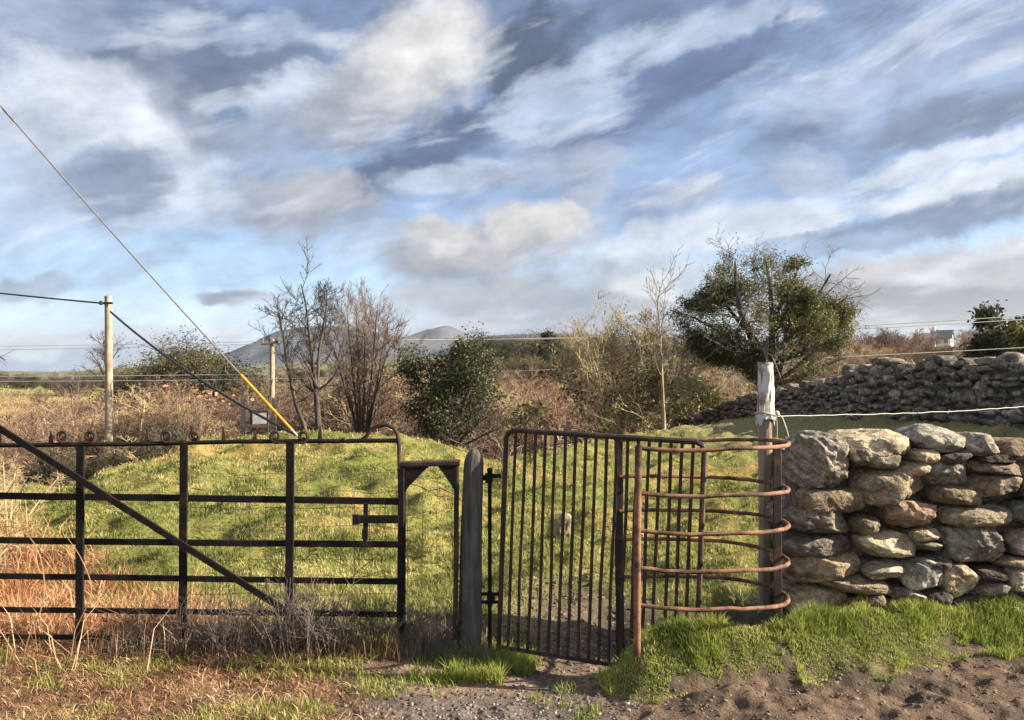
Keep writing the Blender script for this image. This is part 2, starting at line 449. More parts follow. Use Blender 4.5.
# ================================================================ terrain
_dn = np.log(np.array([5, 14, 20, 28, 40, 60, 100, 160, 300, 800, 4500.]))
_VL = np.array([-1.6, -1.9, -2.3, -2.6, -2.5, -2.2, -1.8, -1.5, -2.2, -6, -30])
_VC = np.array([-1.6, -2.0, -2.8, -3.3, -3.0, -1.9, 0., 2.2, 5.2, 10, 10])
_VR = np.array([0., .1, .0, .1, .6, 1.5, 3.2, 6.0, 11, 25, 50])
def valley(x, y):
    ld = np.log(np.maximum(y, 5)); u = x/np.maximum(y, 1)
    l = np.interp(ld, _dn, _VL); c = np.interp(ld, _dn, _VC); r = np.interp(ld, _dn, _VR)
    a = sm(u, -.42, -.08); b = sm(u, .10, .42)
    z = l*(1-a)+c*a
    return z*(1-b)+r*b
def edge_y(x):
    return np.interp(x, [-9, -6, -4, -2, 0, 2, 4.5, 6.5, 9, 14], [11.6, 12.2, 12.6, 12.8, 13.5, 17, 24, 33, 40, 45])
def foot_y(x): return 3.74+.23*np.maximum(x-.6, 0)+.05*np.sin(3.1*x)+.10*(fbm(x*2.2, x*0+3, 5, 3)-.5)
_hr = np.random.default_rng(202)
HOOVES = [(_hr.uniform(.5, 3.3), _hr.uniform(3.4, 4.35), _hr.uniform(0, 3), _hr.uniform(.035, .06)) for _ in range(80)]+[(_hr.uniform(-2.5, .6), _hr.uniform(3.4, 4.3), _hr.uniform(0, 3), _hr.uniform(.035, .055)) for _ in range(24)]
def height(x, y, fine=True):
    x = np.asarray(x, float); y = np.asarray(y, float)
    # field beyond the gates
    mound = sm(x, -6.1, -4.3)*(1-sm(x, -2.1, -.25))
    z = .10*sm(y, 5, 12)+.46*mound*sm(y, 5.2, 12.3)
    z = z-.32*sm(-x, 5.0, 6.8)*sm(y, 7, 11)
    z = z+.5*sm(x, 3, 9)*sm(y, 6, 14)-1.4*sm(y, 18, 36)
    z = z+(.10*(fbm(x*.8, y*.8, 3, 3)-.5)+.36*(fbm(x*2.2, y*2.8, 4, 3)-.5)*(1-sm(y, 25, 40)))*sm(y, 4.8, 7)
    # near ground: verge, path and mud
    near = 1-sm(y, 4.6, 5.2)
    zr = .11*sm(x, .15, 1.2)*(1-sm(y, 4.1, 4.32)*(1-sm(x, 1.35, 1.6)))*near
    fy = foot_y(x)
    bank = sm(y, fy, fy+.28)*sm(x, .44, .70)
    back = 1-sm(y, 4.22, 4.42)*(1-sm(x, 1.42, 1.58))
    z = z+zr+.19*bank*back*(1-sm(y, 5.0, 6.2))
    path = np.exp(-((x-.28-(y-4.2)*.03)/.34)**2)
    z = z-.05*path*sm(y, 3.9, 4.4)*(1-sm(y, 5.5, 7))
    z = z-.10*sm(x, .42, .7)*(1-sm(x, 1.6, 1.9))*sm(y, 4.3, 4.5)*(1-sm(y, 5.3, 6.0))
    z = z+.05*sm(-x, .25, .7)*(np.exp(-((y-4.42)/.28)**2))
    # drop into the valley and the slopes beyond
    ey = edge_y(x)
    k = sm(y, ey-.5, ey+13)
    z = z*(1-k)+valley(x, y)*k
    far = sm(y, 18, 60)
    z = z+far*np.clip(y*.016, 0, 4)*(fbm(x*.06, y*.06, 9, 4)-.5)
    if fine:
        rough = .034*near*(sm(x, .1, .9)*(1-bank)*1.2+.35)
        z = z+rough*(fbm(x*9, y*9, 21, 4)-.5)+.05*near*sm(x, .6, 1.2)*(1-bank)*(fbm(x*4, y*6, 31, 2)-.5)
        z = z+.06*near*bank*(fbm(x*3.5, y*5, 41, 3)-.5)
        sel = (y < 4.7) & (y > 3.3)
        if sel.any():
            dz = np.zeros_like(z); xs, ys = x[sel], y[sel]; acc = np.zeros_like(xs)
            for hx, hy, ha, hs in HOOVES:
                m_ = (np.abs(xs-hx) < .2) & (np.abs(ys-hy) < .2)
                if m_.any():
                    u_ = (xs[m_]-hx)*cos(ha)+(ys[m_]-hy)*sin(ha); v_ = -(xs[m_]-hx)*sin(ha)+(ys[m_]-hy)*cos(ha); r2 = (u_/(hs*1.35))**2+(v_/hs)**2
                    acc[m_] += -.012*np.exp(-r2**1.5)+.005*np.exp(-((np.sqrt(r2)-1.5)/.35)**2)
            dz[sel] = acc; z = z+dz*(1-bank*.8)
    return z
def gz(x, y): return float(height(np.array([x]), np.array([y]))[0])

def zones(x, y):
    """ground colours, wall shade painted in at the cage: soil, stone chips, mud, turf, dead bracken, far fields"""
    n1 = fbm(x*1.7, y*1.7, 51, 4); n2 = fbm(x*6, y*6, 61, 3); n3 = fbm(x*.5, y*.5, 71, 3)
    def mixc(c, d, k): return c*(1-k[..., None])+np.array(d)*k[..., None]
    turf = np.empty(x.shape+(3,)); turf[:] = (.13, .135, .035)
    turf = mixc(turf, (.21, .175, .06), sm(n1, .45, .7)); turf = mixc(turf, (.075, .11, .02), sm(n2, .55, .75)*.7)
    c = turf
    red = sm(fbm(x*1.1+9, y*1.6, 81, 3), .55, .72)*sm(y, 7, 9)*(1-sm(y, 15, 20))
    c = mixc(c, (.30, .15, .06), red*.35)
    # dead bracken on the left of the field
    dry = sm(-x-1.65-(y-5)*1.15+1.6*(n1-.5), -.2, .9)*sm(y, 4.3, 4.8)*(1-sm(y, 11, 14))
    c = mixc(c, (.30, .15, .075), dry)
    c = mixc(c, (.17, .10, .06), dry*sm(n2, .5, .7)*.8)
    # bare earth below the gate
    earth = np.exp(-((x-.45)/.75)**2)*(1-sm(y, 5.5, 6.6))*sm(y, 4.2, 4.6)
    c = mixc(c, (.115, .085, .062), np.clip(earth*1.35-.8*n1, 0, 1))
    # front verge
    fr = 1-sm(y, 4.35, 4.6)
    litter = np.empty_like(c); litter[:] = (.22, .125, .07); litter = mixc(litter, (.085, .055, .035), sm(n2, .42, .58)); litter = mixc(litter, (.17, .15, .05), sm(n1, .55, .7)*.5)
    soil = np.empty_like(c); soil[:] = (.20, .135, .10); soil = mixc(soil, (.12, .08, .06), sm(n2, .45, .65))
    mud = np.empty_like(c); mud[:] = (.105, .072, .052); mud = mixc(mud, (.06, .043, .033), sm(n2, .45, .7)); mud = mixc(mud, (.16, .14, .06), sm(n1, .62, .75)*.5)
    chips = np.empty_like(c); chips[:] = (.10, .086, .08)
    a = mixc(litter, (0, 0, 0), np.zeros(x.shape))
    k1 = sm(x+.8*(n1-.5)-.5*(3.9-y), -1.05, -.55)
    a = a*(1-k1[..., None])+soil*k1[..., None]
    k2 = sm(x+.5*(n1-.5), .45, .8)
    a = a*(1-k2[..., None])+mud*k2[..., None]
    k3 = sm(.75-np.abs(x+.2+.3*(n1-.5)), -.1, .35)*(1-sm(y, 3.85, 4.1))
    a = a*(1-(k3*.8)[..., None])+chips*(k3*.8)[..., None]
    c = c*(1-fr[..., None])+a*fr[..., None]
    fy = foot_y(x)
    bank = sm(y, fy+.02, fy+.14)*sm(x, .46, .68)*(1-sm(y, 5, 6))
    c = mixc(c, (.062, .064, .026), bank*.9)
    wall_shade_soil = sm(x, .4, .65)*(1-sm(x, 1.7, 2.0))*sm(y, 4.22, 4.35)*(1-sm(y+.5*(n1-.5), 5.3, 5.8))
    c = mixc(c, (.05, .04, .033), wall_shade_soil*.92)  # bare cage soil, darkened further with the wall's shade painted in
    # grass strip under the back wall
    st = sm(x, 3.2, 5.2)*sm(y, 8.5, 11)*(1-sm(y, 30, 40))
    c = mixc(c, (.17, .155, .085), st*.75)
    # valley: bracken, rough pasture, green fields far off
    v = sm(y-edge_y(x), 0, 5)
    b = np.empty_like(c); b[:] = (.15, .095, .06); b = mixc(b, (.20, .15, .08), sm(fbm(x*.12, y*.1, 91, 4), .45, .65)); b = mixc(b, (.11, .075, .055), sm(fbm(x*.3, y*.25, 95, 3), .5, .7)*.8)
    b = mixc(b, (.12, .14, .045), sm(fbm(x*.05, y*.05, 97, 3), .58, .72)*.7)
    gl = sm(-x/np.maximum(y, 1), .40, .55)*sm(y, 48, 60)
    b = mixc(b, (.34, .25, .10), gl*(1-sm(y, 95, 110))*.9)
    b = mixc(b, (.20, .22, .06), gl*sm(y, 95, 110))
    fld = sm(y, 220, 340)
    patch = vnoise(x*.006+.3*n3, y*.004, 101)
    fc = np.empty_like(c); fc[:] = (.13, .14, .06); fc = mixc(fc, (.18, .14, .08), sm(patch, .5, .55)); fc = mixc(fc, (.09, .085, .06), sm(patch, .72, .75))
    b = b*(1-fld[..., None])+fc*fld[..., None]
    c = c*(1-v[..., None])+b*v[..., None]
    c = c*(.82+.36*vnoise(x*17, y*17, 111))[..., None]
    return np.clip(c, 0, 1)

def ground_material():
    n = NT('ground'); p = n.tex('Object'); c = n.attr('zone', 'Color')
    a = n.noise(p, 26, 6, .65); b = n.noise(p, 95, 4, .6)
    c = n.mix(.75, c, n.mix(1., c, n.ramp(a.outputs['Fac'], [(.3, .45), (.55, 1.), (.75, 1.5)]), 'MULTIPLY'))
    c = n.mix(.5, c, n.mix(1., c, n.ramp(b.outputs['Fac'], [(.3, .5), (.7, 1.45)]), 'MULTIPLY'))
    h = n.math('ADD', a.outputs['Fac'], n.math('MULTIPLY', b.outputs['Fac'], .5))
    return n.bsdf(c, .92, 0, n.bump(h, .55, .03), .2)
def make_ground():
    d = np.concatenate([np.linspace(1.2, 3.4, 80), np.arange(3.42, 5.2, .0155), np.geomspace(5.22, 16, 150), np.geomspace(16.2, 110, 130), np.geomspace(114, 5000, 66)])
    u = np.linspace(-1, 1, 760)
    u = .95*(u*.8+.2*u**3)
    X = u[None, :]*(d[:, None]*1.0+2.6); Y = np.broadcast_to(d[:, None], X.shape).copy()
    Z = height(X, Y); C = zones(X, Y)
    nr, nc = X.shape
    i = np.arange(nr*nc).reshape(nr, nc)
    f = np.stack([i[:-1, :-1], i[:-1, 1:], i[1:, 1:], i[1:, :-1]], -1).reshape(-1, 4)
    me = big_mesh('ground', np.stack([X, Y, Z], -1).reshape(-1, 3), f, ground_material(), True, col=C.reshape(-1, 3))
    tag(link('ground', me), kind='structure')
make_ground()

# ---------------------------------------------------------------- hills and mountains
def hill_material(name, cols, scale):
    n = NT(name); p = n.tex('Object'); a = n.noise(p, scale, 6, .6, .3); b = n.noise(p, scale*5, 4, .6)
    c = n.ramp(a.outputs['Fac'], [(.36, cols[0]), (.5, cols[1]), (.62, cols[2])])
    c = n.mix(.4, c, n.mix(1., c, n.ramp(b.outputs['Fac'], [(.35, .5), (.65, 1.4)]), 'MULTIPLY'))
    return n.bsdf(c, .95, 0, n.bump(a.outputs['Fac'], .6, 30.), .1)
def ridge(name, d, prof, depth, mat, seed, foot=396):
    """a range of hills d metres off: skyline rows at picture columns, falling away to both sides"""
    px = np.array([p[0] for p in prof], float); py = np.array([p[1] for p in prof], float)
    nx, ny = 200, 46
    x = np.linspace(xat(px[0], d), xat(px[-1], d), nx)
    zt = zat(np.interp(x/d*F+512, px, py), d); zt = np.convolve(np.pad(zt, 2, mode='edge'), np.ones(5)/5, 'valid')
    t = np.linspace(-1, 1, ny)
    X = np.broadcast_to(x, (ny, nx)).copy(); Y = d+t[:, None]*depth*np.ones(nx)
    z0 = zat(foot, d)
    sh = np.cos(t*pi/2)[:, None]**1.25
    nz = fbm(X/d*26, Y/d*26, seed, 5)-.5
    Z = z0+(zt-z0)*sh+nz*(zt-z0)*.22*np.sin(np.abs(t)*pi)[:, None]
    i = np.arange(nx*ny).reshape(ny, nx)
    f = np.stack([i[:-1, :-1], i[:-1, 1:], i[1:, 1:], i[1:, :-1]], -1).reshape(-1, 4)
    me = big_mesh(name, np.stack([X, Y, Z], -1).reshape(-1, 3), f, mat, True)
    tag(link(name, me), kind='structure')
HM = hill_material('hazy_heather_moor', [(.038, .043, .062), (.06, .065, .085), (.085, .085, .088)], .004)  # moor colours with the bluish haze of distance painted in
HF = hill_material('far_farmland', [(.07, .075, .05), (.12, .12, .07), (.17, .14, .09)], .012)
ridge('mountain', 2600, [(150, 380), (190, 370), (225, 358), (245, 352), (262, 345), (285, 333), (294, 329.5), (310, 327.5), (334, 326.5), (350, 328), (370, 331), (387, 334.5), (410, 338), (440, 341), (480, 345), (540, 350), (600, 356)], 900, HM, 5)
ridge('mountain_peak', 3600, [(340, 350), (380, 343), (398, 340), (415, 336), (430, 330.5), (441, 326.8), (447, 325.5), (453, 327), (461, 331.5), (474, 336.5), (500, 342), (560, 350)], 900, HM, 8)
ridge('hills', 1500, [(400, 366), (440, 352), (470, 342), (490, 337), (520, 334.5), (570, 334), (620, 335), (680, 335), (740, 340), (830, 345), (900, 348), (1060, 352), (1200, 360)], 500, HM, 13)
ridge('hills', 1100, [(-260, 380), (-60, 372), (20, 371), (60, 373), (120, 368), (180, 366), (240, 366), (330, 362), (400, 358), (480, 356), (600, 362)], 380, HF, 17)
# ================================================================ materials of the made things
def m_iron(name, base=(.018, .015, .017), rust=(.11, .05, .028), amt=(.5, .72), rough=.55):
    n = NT(name); p = n.tex('Object'); a = n.noise(p, 9, 6, .65); b = n.noise(p, 120, 3, .6)
    c = n.mix(n.ramp(a.outputs['Fac'], [(amt[0], 0), (amt[1], 1)]), base, rust)
    c = n.mix(.5, c, n.mix(1., c, n.ramp(b.outputs['Fac'], [(.3, .5), (.7, 1.5)]), 'MULTIPLY'))
    return n.bsdf(c, rough, .0, n.bump(b.outputs['Fac'], .4, .004), .22)
IRON = m_iron('black_iron', (.006, .0055, .0055), (.05, .024, .016), (.52, .80), .85)
IRON_R = m_iron('rusting_iron', (.025, .019, .018), (.11, .05, .03), (.45, .7), .7)
RUST = m_iron('rusty_tube', (.21, .105, .062), (.06, .032, .023), (.42, .58), .72)
RUST_D = m_iron('dark_rusty_bar', (.032, .024, .022), (.12, .06, .038), (.5, .72), .6)
def m_wood(name, a, b, scale=8, stretch=(1, 1, .06), grain=.6):
    n = NT(name); p = n.stretch(n.tex('Object'), *stretch)
    q = n.noise(p, scale*6, 6, .7, .4); r = n.noise(n.tex('Object'), 5, 4, .6)
    c = n.ramp(q.outputs['Fac'], [(.32, a), (.62, b)])
    c = n.mix(.6, c, n.mix(1., c, n.ramp(r.outputs['Fac'], [(.3, .55), (.7, 1.3)]), 'MULTIPLY'))
    return n.bsdf(c, .85, 0, n.bump(q.outputs['Fac'], grain, .012), .2)
WOOD_D = m_wood('weathered_dark_wood', (.036, .034, .034), (.115, .108, .102))
WOOD_B = m_wood('brown_grey_wood', (.13, .10, .08), (.30, .25, .20))
WOOD_P = m_wood('pale_pole_wood', (.19, .15, .115), (.38, .31, .235), 6)
def m_plain(name, col, rough=.6, var=.25, scale=14, bump=.2, metal=0.):
    n = NT(name); q = n.noise(n.tex('Object'), scale, 5, .6)
    c = n.mix(1., col, n.ramp(q.outputs['Fac'], [(.3, 1-var), (.7, 1+var)]), 'MULTIPLY')
    return n.bsdf(c, rough, metal, n.bump(q.outputs['Fac'], bump, .01), .35)
WIRE = m_plain('galvanised_wire', (.09, .08, .075), .5, .3, 60)
WIRE_B = m_plain('pale_bright_wire', (.46, .45, .42), .5, .2, 60)
CABLE = m_plain('black_cable', (.02, .02, .022), .5)
CABLE_G = m_plain('grey_stay_cable', (.14, .13, .14), .6)
YELLOW = m_plain('yellow_plastic', (.58, .235, .012), .5, .3, 9)

# ================================================================ iron field gate on the left
GD = 4.45
def grow(px, yl, yr):  # rail height at a column, from its rows at columns 0 and 400
    return zat(yl+(yr-yl)*px/400, GD)
gate = thing('field_gate', (xat(200, GD), GD, gz(xat(200, GD), GD)), 'long black wrought iron field gate with scrolls and spikes along its top rail', 'gate')
LX = -150
def gp(px, py, dy=0): return np.array([xat(px, GD), GD+dy, zat(py, GD)])
MB().tube([gp(LX, 446.5), gp(-60, 446), gp(40, 445), gp(140, 444), gp(240, 441.5), gp(330, 441), gp(398, 440.5)], .0125, 8).build('top_rail', IRON, gate, True)
for k, (a, b) in enumerate(((496, 501.5), (540, 544.5), (576, 581.5), (609, 614.5), (636, 642))):
    xr = 398 if k != 4 else 292
    MB().bar(gp(LX, a-(b-a)*.37), gp(xr, a+(b-a)*xr/400), .038-.0025*k, .012, wob=.0022, n=12, seed=k).build('rail', IRON, gate)
for px, y0, y1 in ((-25, 446, 634), (81, 446, 640), (184, 444, 640), (290, 442.5, 612)):
    MB().bar(gp(px+1, y0, -.014), gp(px-.5, y1, -.014), .013, .045, up=(0, 1, 0), wob=.0015, n=8, seed=int(px+99)).build('upright', IRON, gate)
MB().bar(gp(401.5, 468, -.004), gp(400, 622, -.004), .018, .034, up=(0, 1, 0), wob=.0012).build('closing_stile', IRON, gate)
MB().bar(gp(-40, 400, -.032), gp(292, 612, -.032), .037, .012, wob=.003, n=10, seed=4, up=(0, 0, 1)).build('diagonal_brace', IRON, gate)
# arch of the stile end
ap = [gp(344, 438), gp(347, 441.5), gp(360, 441), gp(366, 437), gp(371, 430), gp(378, 425.8), gp(386, 424.6), gp(393, 427.5), gp(397.5, 434), gp(399, 446), gp(399.5, 470), gp(400, 500)]
MB().tube(ap, .0115, 8).build('arched_end', IRON_R, gate, True)
MB().lathe(gp(344.5, 439.2), [(.004, -.012), (.013, -.006), (.015, 0), (.013, .006), (.004, .012)], 10).build('curl', IRON_R, gate, True)
def scroll(px, s):
    c = gp(px, 436.3, -.004); P = []; R = []
    for t in np.linspace(0, 1, 26):
        a = -pi/2+t*2*pi*1.15; r = .031*(1-.60*t)
        P.append(c+np.array([s*r*cos(a), 0, r*sin(a)*1.05])); R.append(.011*(1-.2*t))
    tail = [gp(px-s*11, 442.6, -.004), gp(px-s*6, 442.2, -.004)]
    MB().tube(np.array(tail+P), np.array([.0075, .0085]+R), 7).build('scroll', IRON_R, gate, True)
for px in (77.5, 181, 290):
    scroll(px-14, -1); scroll(px+13, 1)
for px, h, tilt in ((51, 14, 0), (147, 15, 0), (224, 16, -1), (255, 12, 0), (320, 17, 0), (0, 14, 0), (-60, 10, 0)):
    y0 = np.interp(px, [0, 400], [445, 441])
    MB().sweep([gp(px, y0), gp(px+tilt*.5, y0-h*.5), gp(px+tilt, y0-h)], [(-.013, -.004), (.013, -.004), (.013, .004), (-.013, .004)], [1, .75, .12], up=(0, 1, 0)).build('spike', IRON_R, gate)
# latch
lt = MB().bar(gp(354, 518.5, -.022), gp(399, 518.5, -.022), .045, .016, n=3).build('latch_bar', IRON, gate)
MB().bar(gp(366.5, 503, -.02), gp(366, 541, -.02), .011, .026, up=(0, 1, 0), n=3).build('latch_slide', IRON, gate)
MB().box(gp(357, 518.5, -.034), (.036, .016, .055)).build('latch_block', IRON, gate)
MB().box(gp(366, 533, -.03), (.032, .016, .05)).build('latch_block', IRON, gate)
# stock netting wired to the gate and across to its post
nm = MB(); rr = np.random.default_rng(5)
def netting(mb, x0, x1, y0, y1, nv, nh, sag=1.2):
    for k in range(nv+1):
        x = x0+(x1-x0)*k/nv
        mb.tube([gp(x+rr.normal(0, .7), y0+(y1-y0)*t, .012+rr.normal(0, .003)) for t in np.linspace(0, 1, 5)], .0016, 3, caps=False)
    for k in range(nh+1):
        y = y0+(y1-y0)*k/nh
        mb.tube([gp(x0+(x1-x0)*t, y+rr.normal(0, sag), .012+rr.normal(0, .003)) for t in np.linspace(0, 1, 9)], .0016, 3, caps=False)
netting(nm, 190, 399, 474, 630, 14, 9)
nm.build('wire_mesh', WIRE, gate)

# ================================================================ iron portal post
ip = thing('gate_post', (xat(430, GD), GD+.02, gz(xat(430, GD), GD)), 'dark iron gate post shaped like a narrow portal with corner gussets', 'gate post')
def pp(px, py, dy=.02): return gp(px, py, dy)
MB().bar(pp(402.5, 462), pp(402, 640), .05, .028, up=(0, 1, 0), n=6, wob=.001).build('upright', IRON, ip)
MB().bar(pp(456.5, 462), pp(455, 640), .05, .026, up=(0, 1, 0), n=6, wob=.001).build('upright', IRON_R, ip)
MB().bar(pp(401, 464.5, .02), pp(459.5, 463, .02), .030, .064, n=3).build('top_plate', IRON_R, ip)
def prism(pts, y0, y1, name, mat, par):
    m = MB(); k = len(pts)
    v = [(xat(a, GD), y0, zat(b, GD)) for a, b in pts]+[(xat(a, GD), y1, zat(b, GD)) for a, b in pts]
    m.add(v, [tuple(range(k)), tuple(range(k, 2*k))[::-1]]+[(i, i+k, (i+1) % k+k, (i+1) % k) for i in range(k)])
    return m.build(name, mat, par)
prism([(404, 465), (430, 465), (427, 468), (408.5, 487), (404, 494)], GD-.006, GD+.006, 'gusset', IRON, ip)
prism([(437, 465), (456, 465), (456, 493), (452, 486), (440, 468.5)], GD-.006, GD+.006, 'gusset', IRON, ip)
n2 = MB(); netting(n2, 407, 452, 478, 632, 3, 9, 1.6); n2.build('wire_mesh', WIRE, ip)
tag(MB().tube([gp(405, 483, .03), gp(418, 487, .035), gp(428, 492, .03), gp(440, 489, .03), gp(455, 496, .03), gp(465, 500, -.1)], .0022, 4).build('fence_wire', WIRE, None, origin=gp(430, 490)), 'rusty loose wire strung across the iron portal to the wooden post', 'wire')

# ================================================================ dark wooden post
PD = 4.5
wp = thing('wooden_post', (xat(471, PD), PD, gz(xat(471, PD), PD)), 'dark weathered timber post with a rounded top that carries the barred kissing gate', 'post')
n_ = 26; zb, zt = gz(xat(471, PD), PD)-.15, zat(449, PD)
sec = []; rr = np.random.default_rng(8)
m = MB(); path = []; sc = []
for t in np.r_[np.linspace(0, .9, 14), np.linspace(.93, 1, 9)]:
    pxc = 468.5+(474.5-468.5)*t+.5*sin(t*7); w = (25-5.5*t)/F*PD/2
    if t > .9: w *= 1
    if t > .93: w *= sqrt(max(.10, 1-((t-.93)/.073)**2))
    path.append((xat(pxc, PD), PD, zb+(zt-zb)*t)); sc.append(w)
a = np.arange(n_)*2*pi/n_
prof = np.c_[np.cos(a)*(1+.05*np.cos(3*a)), np.sin(a)*.9*(1+.06*np.sin(5*a+1))]
m.sweep(path, prof, sc, up=(0, 1, 0)); m.build('post', WOOD_D, wp, True)

# ================================================================ kissing gate leaf
HX, HY = xat(499, 4.52), 4.52                       # hinge side
EX, EY = xat(696, 4.17), 4.17                       # free end
Lg = sqrt((EX-HX)**2+(EY-HY)**2); ug = np.array([(EX-HX)/Lg, (EY-HY)/Lg, 0])
zt0, zb0 = zat(429.5, 4.52), zat(647, 4.52)
dr = radians(2.1)                                    # the leaf has sagged on its hinges
def kg(s, z):
    """point on the leaf: s along it, z above its bottom rail"""
    return np.array([HX, HY, zb0])+ug*(s*cos(dr)+z*sin(dr))+np.array([0, 0, -s*sin(dr)+z*cos(dr)])
GH = zt0-zb0
kgate = thing('kissing_gate', (HX, HY, gz(HX, HY)), 'sagging iron gate leaf of narrow upright bars that swings inside the rounded cage', 'gate')
r_ = .045
fr = [kg(0, -.02), kg(0, .4), kg(0, .8), kg(0, GH-r_), kg(r_*.3, GH-r_*.3), kg(r_, GH), kg(.5, GH), kg(Lg-r_, GH), kg(Lg-r_*.3, GH-r_*.3), kg(Lg, GH-r_), kg(Lg, .7), kg(Lg, .03)]
MB().tube(fr, .015, 8).build('frame', RUST_D, kgate, True)
nyl = np.array([-ug[1], ug[0], 0])
MB().bar(kg(-.01, .0), kg(Lg+.01, 0.0), .024, .012, n=4).build('bottom_rail', RUST_D, kgate)
for k in range(1, 19):
    s_ = Lg*k/19
    MB().tube([kg(s_+rr.normal(0, .0015), 0.006), kg(s_+rr.normal(0, .003), GH*.33), kg(s_+rr.normal(0, .003), GH*.66), kg(s_, GH-.004)], .0093, 7).build('bar', RUST_D, kgate, True)
rod = MB().tube([(HX-.052, HY+.005, zat(652, 4.52)), (HX-.052, HY+.005, zat(472, 4.52))], .011, 8).build('hinge_rod', IRON, kgate, True)
hb = MB(); zc = zat(478, 4.52)
hb.box((HX-.056, HY, zc), (.042, .035, .055)); hb.lathe((HX-.052, HY+.003, zc+.04), [(.008, -.02), (.013, -.01), (.017, .004), (.013, .014), (.004, .018)], 10)
hb.bar((HX-.19, HY, zc+.0), (HX-.04, HY, zc+.002), .03, .012, n=3); hb.bar((HX-.05, HY-.004, zc+.012), (HX+.012, HY-.004, zc+.012), .022, .014, n=3)
hb.build('hinge', IRON, kgate)
hb = MB(); zc = zat(597, 4.52); hb.bar((HX-.1, HY-.002, zc+.018), (HX+.012, HY-.002, zc+.018), .018, .014, n=3); hb.bar((HX-.1, HY-.002, zc-.028), (HX+.012, HY-.002, zc-.028), .018, .014, n=3); hb.box((HX-.03, HY-.002, zc-.005), (.014, .014, .03)); hb.box((HX-.052, HY-.002, zc-.005), (.03, .03, .07))
hb.build('hinge', IRON, kgate)

# ================================================================ rounded cage of the kissing gate
FX, FY = xat(637.5, 4.02), 4.02; BX, BY = xat(619.5, 4.84), 4.84
RX = xat(785, 4.42)
cage = thing('kissing_gate_cage', (1.0, 4.4, gz(1.0, 4.4)), 'rusty rounded cage of five hoops beside the barred gate', 'gate')
zl = [zat(448, 4.02), zat(493, 4.02), zat(530.5, 4.02), zat(568, 4.02), zat(605, 4.02)]
zr_ = [zat(442, 4.42), zat(487, 4.42), zat(522, 4.42), zat(557.5, 4.42), zat(594, 4.42)]
zk = [zat(440, 4.84), zat(477, 4.84), zat(511, 4.84), zat(540, 4.84), zat(577, 4.84)]
cy = (FY+BY)/2; R_ = (BY-FY)/2; cxr = RX-R_*.98
for k in range(5):
    P = []
    for t in np.linspace(0, 1, 8)[:-1]: P.append((FX+(cxr-FX)*t, FY-.004*sin(pi*t), zl[k]+(zr_[k]-zl[k])*t*.35-.012*sin(pi*t)))
    for a in np.linspace(-pi/2, pi/2, 25):
        t = (a+pi/2)/pi
        za = zl[k]+(zr_[k]-zl[k])*.35
        z = za+(zr_[k]-za)*sm(t, 0, .5) if t < .5 else zr_[k]+(zk[k]-zr_[k])*sm(t, .5, 1)
        P.append((cxr+R_*.98*cos(a), cy+R_*sin(a), float(z)))
    for t in np.linspace(0, 1, 8)[1:]: P.append((cxr+(BX-cxr)*t, BY, zk[k]+.006*sin(pi*t)))
    P = np.array(P); P += rr.normal(0, .0012, P.shape)
    MB().tube(P, .0112, 9).build('hoop', RUST, cage, True)
MB().tube([(FX-.004, FY-.006, gz(FX, FY)-.2), (FX-.002, FY-.006, .7), (FX+.004, FY-.006, zl[0]+.004), (FX+.012, FY-.004, zl[0]+.012)], .0185, 10).build('front_post', RUST, cage, True)
MB().bar((BX+.012, BY+.012, gz(BX, BY)-.1), (BX-.005, BY+.012, zk[0]+.025), .016, .05, up=(0, 1, 0), n=8, wob=.004, seed=3).build('back_post', RUST_D, cage)
MB().bar((RX-.034, 4.435, gz(1.45, 4.4)-.2), (RX-.040, 4.435, zr_[0]+.005), .014, .046, up=(0, 1, 0), n=6, wob=.001).build('side_post', RUST_D, cage)

# ================================================================ tall fence post with a white wrap
TX, TY = xat(765, 5.05), 5.05
tp = thing('fence_post', (TX, TY, gz(TX, TY)), 'tall brown timber fence post behind the cage with torn white plastic wrapped round its top', 'post')
z0, z1 = gz(TX, TY)-.1, zat(362, TY)
m = MB(); P = []; sc = []
for t in np.linspace(0, 1, 22):
    P.append((TX+.006*sin(t*5)+.004*t, TY, z0+(z1-z0)*t)); sc.append(.047-.007*t if t < .97 else .034)
a = np.arange(20)*2*pi/20
m.sweep(P, np.c_[np.cos(a)*(1+.07*np.cos(2*a+.6)), np.sin(a)*(1+.05*np.sin(5*a))], sc, up=(0, 1, 0)); m.build('post', WOOD_B, tp, True)
nt = NT('white_plastic'); q = nt.noise(nt.stretch(nt.tex('Object'), 1, 1, .3), 22, 5, .65, .8); q2 = nt.noise(nt.tex('Object'), 12, 4, .6)
WRAP = nt.bsdf(nt.mix(nt.ramp(q2.outputs['Fac'], [(.52, 0), (.66, 1)]), (.50, .49, .48), (.20, .165, .13)), .45, 0, nt.bump(q.outputs['Fac'], .5, .012), .4)
m = MB(); P = []; sc = []; zw0, zw1 = zat(421, TY), zat(364, TY)
nn = 34; a = np.arange(nn)*2*pi/nn; V = []
for i, t in enumerate(np.linspace(0, 1, 26)):
    rad = .051-.006*t+.003*np.sin(a*3+t*5)+.0026*np.sin(a*9-t*4+2*np.sin(t*7))+.0016*np.sin(a*19+t*9)+.010*np.exp(-((t-.06)/.06)**2)*(1+.3*np.sin(a*9))
    lowz = .025*np.sin(a*2+1)+.012*np.sin(a*7) if i == 0 else 0
    topz = .007*np.sin(a*2+2.5)+.006*np.sin(a*5) if i == 25 else 0
    V.append(np.c_[TX+.004+rad*np.cos(a), TY+rad*np.sin(a), np.full(nn, zw0+(zw1-zw0)*t)+lowz*(-1)+topz])
